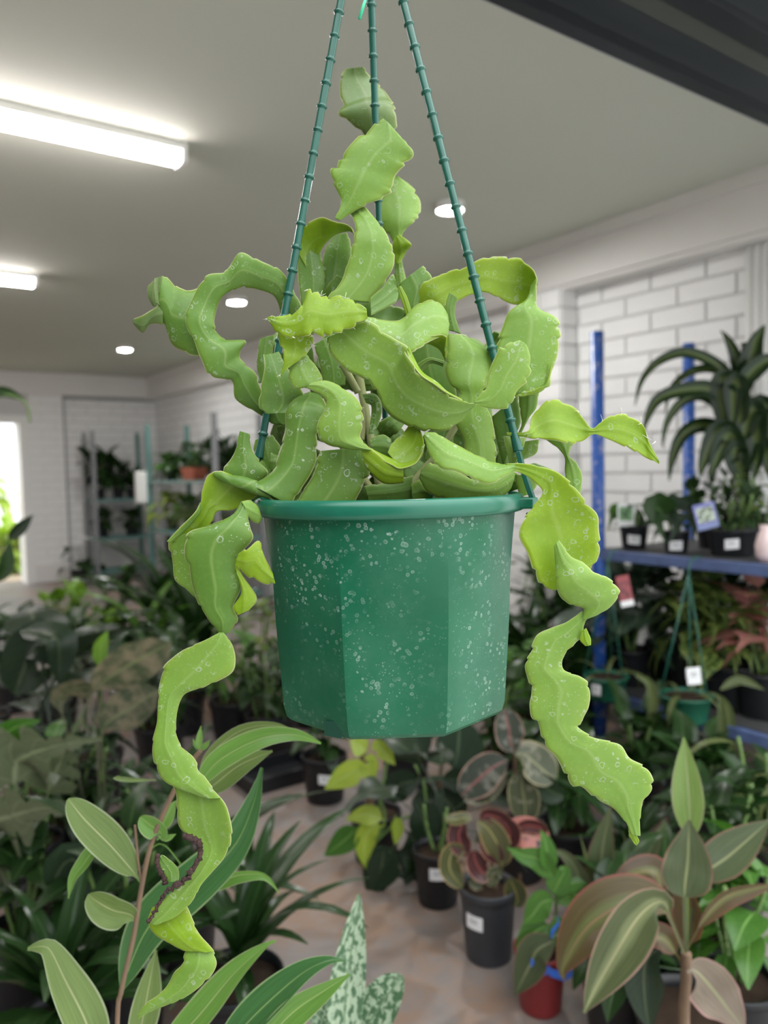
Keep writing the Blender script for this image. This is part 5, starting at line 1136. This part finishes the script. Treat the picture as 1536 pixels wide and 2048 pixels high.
# ------------------------------------------------------------------ cordyline, right foreground
cd = empty('potted_cordyline', GP(1372, 1.75), 'cordyline with broad pink-edged drooping leaves in the right foreground', 'potted plant'); addpot(cd, .12, .22, M_black)
ZC = 1.6
pstem(cd, [(1372, 2560), (1372, 2200), (1368, 2040), (1372, 1960), (1372, 1905)], .011, ZC, M_cane)
K = lambda pts, w_, m_, pr=pf_lance, fo=14, ro=0, pe=0.0, z=0.0, wv=0.0: pleaf(cd, pts, w_, ZC + z, m_, pr, fo, ro, pe, wv, 18)
K([(1374, 1900), (1376, 1760), (1380, 1660), (1376, 1570), (1368, 1475)], 66, 'ti_bright', pf_lance, 22, -10, .52, .02)
K([(1372, 1905), (1370, 1830), (1370, 1775), (1376, 1710), (1378, 1640)], 100, 'ti', pf_ovate, 14, 5, .42, -.03, .1)
K([(1368, 1905), (1345, 1850), (1318, 1808), (1260, 1805), (1180, 1850), (1128, 1930), (1130, 1960)], 118, 'ti_red', pf_lance, 18, 20, .22, -.04)
K([(1368, 1905), (1345, 1845), (1325, 1802), (1280, 1830), (1235, 1900), (1195, 1970), (1168, 2026)], 104, 'ti_stripe', pf_lance, 20, -15, .22, -.1)
K([(1372, 1900), (1350, 1840), (1325, 1790), (1310, 1745), (1260, 1750), (1222, 1772)], 66, 'ti_red', pf_lance, 20, 35, .45, .08)
K([(1376, 1890), (1390, 1800), (1400, 1755), (1460, 1710), (1540, 1640)], 84, 'ti', pf_lance, 16, -15, .38, .05)
K([(1374, 1900), (1410, 1835), (1450, 1795), (1500, 1778), (1560, 1768)], 46, 'ti_red', pf_lance, 25, 40, .2, .03)
K([(1374, 1945), (1388, 1940), (1410, 1960), (1450, 2010), (1490, 2060)], 100, 'ti_pale', pf_ovate, 14, 10, .06, -.08, .12)
K([(1374, 1900), (1376, 1840), (1370, 1780), (1378, 1740)], 60, 'ti_red', pf_ovate, 14, -10, .1, .06)
K([(1366, 1930), (1330, 1880), (1290, 1875), (1260, 1890)], 56, 'ti_red', pf_lance, 20, 20, .2, .0)
K([(1366, 1930), (1320, 1900), (1290, 1930), (1290, 2000), (1300, 2060)], 80, 'philo', pf_lance, 16, 0, .2, .02)
K([(1368, 1940), (1250, 1930), (1225, 1990), (1215, 2045)], 56, 'bush', pf_lance, 16, 0, .4, .05)
c2_ = GP(1205, 2.2); cd2 = empty('potted_cordyline', c2_, 'dark upright cordyline behind the bright green plant', 'potted plant'); addpot(cd2, .09, .17, M_black)
for pts, w_, m_ in (([(1205, 1940), (1200, 1790), (1205, 1700), (1222, 1612)], 64, 'ti'), ([(1205, 1940), (1250, 1790), (1290, 1720), (1330, 1640)], 50, 'ti'), ([(1205, 1940), (1160, 1760), (1130, 1710), (1095, 1700)], 44, 'ti'), ([(1205, 1940), (1180, 1800), (1178, 1740), (1160, 1670)], 12, 'trail'), ([(1205, 1940), (1270, 1800), (1265, 1740), (1245, 1660)], 14, 'ti'), ([(1205, 1940), (1290, 1850), (1330, 1800), (1350, 1760)], 50, 'philo')):
    pleaf(cd2, pts, w_, 2.1, m_, pf_lance, 16, random.uniform(-15, 15), pet=.2)

# ------------------------------------------------------------------ blue rack: top shelf
def card(root, px, py, Z, wpx, hpx, mat, name='plant_tag', tilt=0.0):
    c = P(px, py, Z); s = Z / F_PX; r_ = C_R * math.cos(tilt) + C_U * math.sin(tilt); u_ = C_U * math.cos(tilt) - C_R * math.sin(tilt)
    V = []; uv = []
    for d in (0, .002):
        for a, b in ((-.5, -.5), (.5, -.5), (.5, .5), (-.5, .5)): V.append(c + r_ * (a * wpx * s) + u_ * (b * hpx * s) + C_F * d); uv.append((a + .5, b + .5))
    return wmesh(name, V, [(0, 1, 2, 3), (7, 6, 5, 4), (0, 4, 5, 1), (1, 5, 6, 2), (2, 6, 7, 3), (3, 7, 4, 0)], mat, root, uv, smooth=False)
def tagmat(name, border, inner, low):
    t = NT(name); u, v = t.uv(); o = t.obj()
    inx = t.math('MULTIPLY', t.ramp(u, .1, .12), t.ramp(u, .9, .88)); iny = t.math('MULTIPLY', t.ramp(v, .25, .27), t.ramp(v, .86, .84))
    c = t.mix(t.ramp(t.noise(60, 2, o), .45, .55), inner, [x * .3 for x in inner]); t.base(t.mix(t.math('MULTIPLY', inx, iny), t.mix(t.ramp(v, .2, .18), border, low), c)); t.rough(.35); return t.m
M_tagw = tagmat('white_plant_card', (0.8, 0.82, 0.8), (0.22, 0.42, 0.2), (0.8, 0.8, 0.8)); M_tagb = tagmat('blue_plant_card', (0.16, 0.17, 0.42), (0.5, 0.58, 0.45), (0.18, 0.22, 0.42)); M_tagr = tagmat('red_plant_card', (0.32, 0.05, 0.06), (0.30, 0.05, 0.06), (0.8, 0.8, 0.8))
random.seed(31)
def onshelf(px, dx, z): 
    p = ONX(px, 1080, RX0 + dx); return Vector((p.x, p.y, z))
s1 = plant('potted_philodendron', 'small black pot nearest the left blue post on the rack top shelf', onshelf(1268, .12, SH1), 'heart', 6, .11, (.068, .115, 'k'), plabel=.42, stem_h=.06, nst=2)
zz = (s1.location - CAM).dot(C_F); card(s1, 1252, 1030, zz - .06, 34, 46, M_tagw); pleaf(s1, [(1250, 1060), (1232, 1020), (1222, 1040), (1216, 1062)], 34, zz, 'bush_green', pf_heart, 14, 0, .3); pleaf(s1, [(1280, 1060), (1278, 1030), (1276, 1015)], 22, zz, 'bush', pf_lance)
s2 = plant('potted_philodendron', 'heart-leaved plant in the second black pot along the rack top shelf', onshelf(1352, .10, SH1), 'heart', 4, .10, (.06, .1, 'k'), plabel=.38, stem_h=.05, nst=2)
zz = (s2.location - CAM).dot(C_F)
for pts, w_, m_ in (([(1345, 1050), (1312, 1015), (1318, 1050), (1332, 1086)], 70, 'bush'), ([(1360, 1040), (1350, 1015), (1352, 1055), (1338, 1085)], 62, 'calathea_silver'), ([(1372, 1040), (1380, 1010), (1388, 1050), (1386, 1085)], 50, 'bush'), ([(1360, 1030), (1375, 1000), (1380, 990)], 50, 'philo')): pleaf(s2, pts, w_, zz - .09, m_, pf_heart, 14, random.uniform(-10, 10), .2)
s3 = plant('potted_shrub', 'small-leaved bushy plant in the widest black pot on the rack top shelf', onshelf(1464, .16, SH1), 'fitton', 60, .075, (.105, .12, 'k'), plabel=.5, stem_h=.16, nst=8, spread=.07, out=.5)
put = s3; zz = (s3.location - CAM).dot(C_F); card(s3, 1412, 1032, zz - .1, 44, 52, M_tagb, tilt=.25)
plant('potted_shrub', 'dark small-leaved plant behind the wide pot on the rack top shelf', onshelf(1430, .40, SH1), 'fitton', 60, .08, (.09, .13, 'k'), stem_h=.22, nst=8, spread=.06, out=.5)
plant('potted_shrub', 'yellow-flecked bushy plant at the right end of the rack top shelf', onshelf(1525, .36, SH1), 'pothos', 60, .075, (.09, .13, 'k'), stem_h=.26, nst=8, spread=.06, out=.4)
# vase at the right edge
pv = onshelf(1530, .05, SH1); V, Fc = lathe([(.001, 0), (.022, 0), (.036, .03), (.038, .07), (.026, .115), (.018, .13), (.022, .15), (.018, .15), (.014, .13), (.001, .12)], 24)
o = obj('bottle_vase', mesh('bottle_vase', V, Fc), m_plain('pink_white_ceramic', (0.72, 0.56, 0.55), 0.25, 0.2, 18)); o.location = pv; tag(o, 'small pink and white ceramic vase on the rack at the right edge', 'vase')
# corn plant
dz = onshelf(1492, .42, SH1); dp_ = empty('corn_plant', dz, 'tall corn plant with drooping yellow-striped leaves on the rack top shelf', 'potted plant'); addpot(dp_, .1, .17, M_black)
ZD = (dz - CAM).dot(C_F)
pstem(dp_, [(1487, 1065), (1484, 900), (1478, 760)], .016, ZD, M_gstem)
D = lambda pts, w_, z=0.0, ro=0, fo=22: pleaf(dp_, pts, w_, ZD + z, 'dracaena', pf_strap, fo, ro)
for pts, w_, z, ro in (([(1480, 790), (1440, 735), (1375, 706), (1320, 722), (1285, 760), (1270, 812)], 26, 0, 20), ([(1480, 800), (1440, 745), (1390, 742), (1345, 775), (1330, 830)], 22, .05, 30), ([(1482, 830), (1430, 782), (1370, 780), (1315, 800), (1290, 850), (1290, 872)], 36, -.05, 10), ([(1484, 860), (1420, 795), (1370, 798), (1335, 840), (1325, 890), (1330, 898)], 26, 0, -15), ([(1484, 900), (1440, 860), (1400, 850), (1365, 870), (1345, 915), (1338, 962)], 34, .04, 0), ([(1478, 760), (1470, 710), (1450, 670), (1440, 662)], 26, .05, 0), ([(1480, 770), (1500, 720), (1512, 680), (1530, 650)], 46, 0, 10), ([(1480, 770), (1520, 730), (1545, 720), (1570, 740)], 40, -.04, 0), ([(1480, 850), (1475, 790), (1468, 760), (1466, 830), (1465, 860)], 50, -.1, 0), ([(1482, 900), (1450, 860), (1430, 870), (1405, 930), (1402, 955)], 46, -.08, 0), ([(1484, 920), (1460, 870), (1445, 890), (1425, 940), (1425, 958)], 44, -.1, 0), ([(1486, 880), (1500, 820), (1510, 840), (1512, 920), (1508, 960)], 56, -.1, 0), ([(1486, 880), (1520, 810), (1540, 840), (1545, 900)], 50, -.06, 0), ([(1484, 820), (1455, 760), (1440, 770), (1448, 850), (1460, 900)], 44, -.06, 10), ([(1486, 940), (1500, 880), (1530, 900), (1540, 960)], 46, -.08, 0), ([(1486, 960), (1470, 900), (1480, 920), (1490, 985)], 50, -.12, 0), ([(1484, 790), (1495, 730), (1490, 690), (1480, 690)], 40, .04, 0)):
    D(pts, w_, z, ro)

# ------------------------------------------------------------------ blue rack: lower shelf and hanging baskets
lo = [
 ('potted_calathea', 'silver-veined calathea just right of the left blue post, under the shelf', 1262, .20, 'calathea_silver', 26, .25, (.1, .18, 'k'), dict(stem_h=.22, nst=4), None),
 ('potted_calathea', 'second silver-veined calathea deeper on the lower rack shelf', 1330, .45, 'calathea_silver', 24, .24, (.1, .18, 'k'), dict(stem_h=.26, nst=4), None),
 ('potted_vine', 'yellow-splashed plant above the right hanging basket', 1385, .26, 'pothos', 34, .17, (.1, .2, 'k'), dict(stem_h=.30, nst=5), .6),
 ('potted_vine', 'yellow-splashed plant in the black pot right of the hanging basket', 1460, .22, 'pothos', 34, .16, (.115, .2, 'k'), dict(stem_h=.30, nst=5), None),
 ('potted_caladium', 'pink-leaved caladium on the lower rack shelf at the right edge', 1524, .22, 'caladium', 18, .15, (.11, .2, 'k'), dict(stem_h=.2, nst=4), None),
 ('potted_shrub', 'dark leafy plant at the back of the lower rack shelf', 1420, .52, 'bush', 40, .16, (.1, .18, 'k'), dict(stem_h=.36, nst=6), None),
 ('potted_shrub', 'dark leafy plant at the back right of the lower rack shelf', 1500, .52, 'bush', 40, .16, (.1, .18, 'k'), dict(stem_h=.36, nst=6), None),
]
for nm, lb, px, dx, kd, n, sz, pt, kw, pb_ in lo:
    p = ONX(px, 1380, RX0 + dx); plant(nm, lb, Vector((p.x, p.y, SH2)), kd, int(n * 1.9), sz, pt, plabel=pb_, **kw)
ct = empty('plant_tag', P(1250, 1210, 3.35), 'red and white plant card among the leaves right of the blue post', 'card'); card(ct, 1250, 1182, 3.35, 26, 62, M_tagr, 'tag_card', .2)
M_cord2 = m_plain('thin_green_cord', (0.02, 0.12, 0.085), 0.4)
def basket(px, rim_py, r, label, apex, seed, lab):
    random.seed(seed)
    c = ONX(px, rim_py, RX0 - 0.10); h = r * 1.05
    root = empty('hanging_basket', (c.x, c.y, c.z - h), label, 'potted plant')
    def sq(rr, z, a): 
        k = ((a + .3) % (math.pi / 4)) - math.pi / 8; f = max(0, min(1, 1 - z / h)); return rr * (1 - f) + f * rr * 1.02 * math.cos(math.pi / 8) / math.cos(k)
    V, Fc = lathe([(.001, .002), (r * .74, 0), (r * .78, .01), (r * .93, h * .9), (r * 1.0, h * .92), (r * 1.0, h), (r * .93, h), (r * .9, h * .85)], 32, squash=sq); p = obj('pot', mesh('pot', V, Fc), M_gpot, root)
    V, Fc = lathe([(r * .92, h * .87), (.002, h * .9)], 20); obj('soil', mesh('soil', V, Fc), M_soil, root)
    if lab: put_label(p, Vector((0, 0, 0)), r * .88, h * .55, .045, .05, -.5)
    ap = Vector((c.x + .02, c.y, SH1 - .06))
    for k in range(3):
        a = k * 2.094 + .5 + acam; e_ = Vector((c.x + r * math.cos(a), c.y + r * math.sin(a), c.z))
        wmesh('hanger_cord', *tube([ap, e_], .0035, 6), M_cord2, root)
    wmesh('hook', *tube(smoothpts([ap + Vector((0, 0, -.01)), ap + Vector((0, 0, .02)), ap + Vector((.03, 0, .062)), ap + Vector((.08, 0, .062)), ap + Vector((.085, 0, .04))], 5), .004, 6), M_cord2, root)
    foliage(root, 'trail', 7, r * 1.9, h, stem_h=0.0, spread=r * .6, nst=6)
    return root, ap
bk1, _ = basket(1212, 1350, .105, 'green hanging basket with drooping narrow leaves in front of the blue post', None, 3, True)
bk2, ap2 = basket(1372, 1388, .108, 'green hanging basket hung under the rack shelf right of the blue post', None, 8, False)
zb = (bk2.location - CAM).dot(C_F)
card(bk2, 1388, 1352, zb - .1, 28, 34, M_label, 'price_label', .1)
for pts, w_ in (([(1420, 1385), (1440, 1400), (1445, 1470), (1450, 1560), (1440, 1600)], 20), ([(1425, 1385), (1455, 1420), (1460, 1500), (1452, 1600)], 24), ([(1440, 1380), (1480, 1360), (1530, 1380)], 20), ([(1270, 1350), (1300, 1370), (1305, 1430), (1290, 1480)], 22)): pleaf(bk2 if pts[0][0] > 1300 else bk1, pts, w_, zb - .06, 'trail', pf_lance, 16)
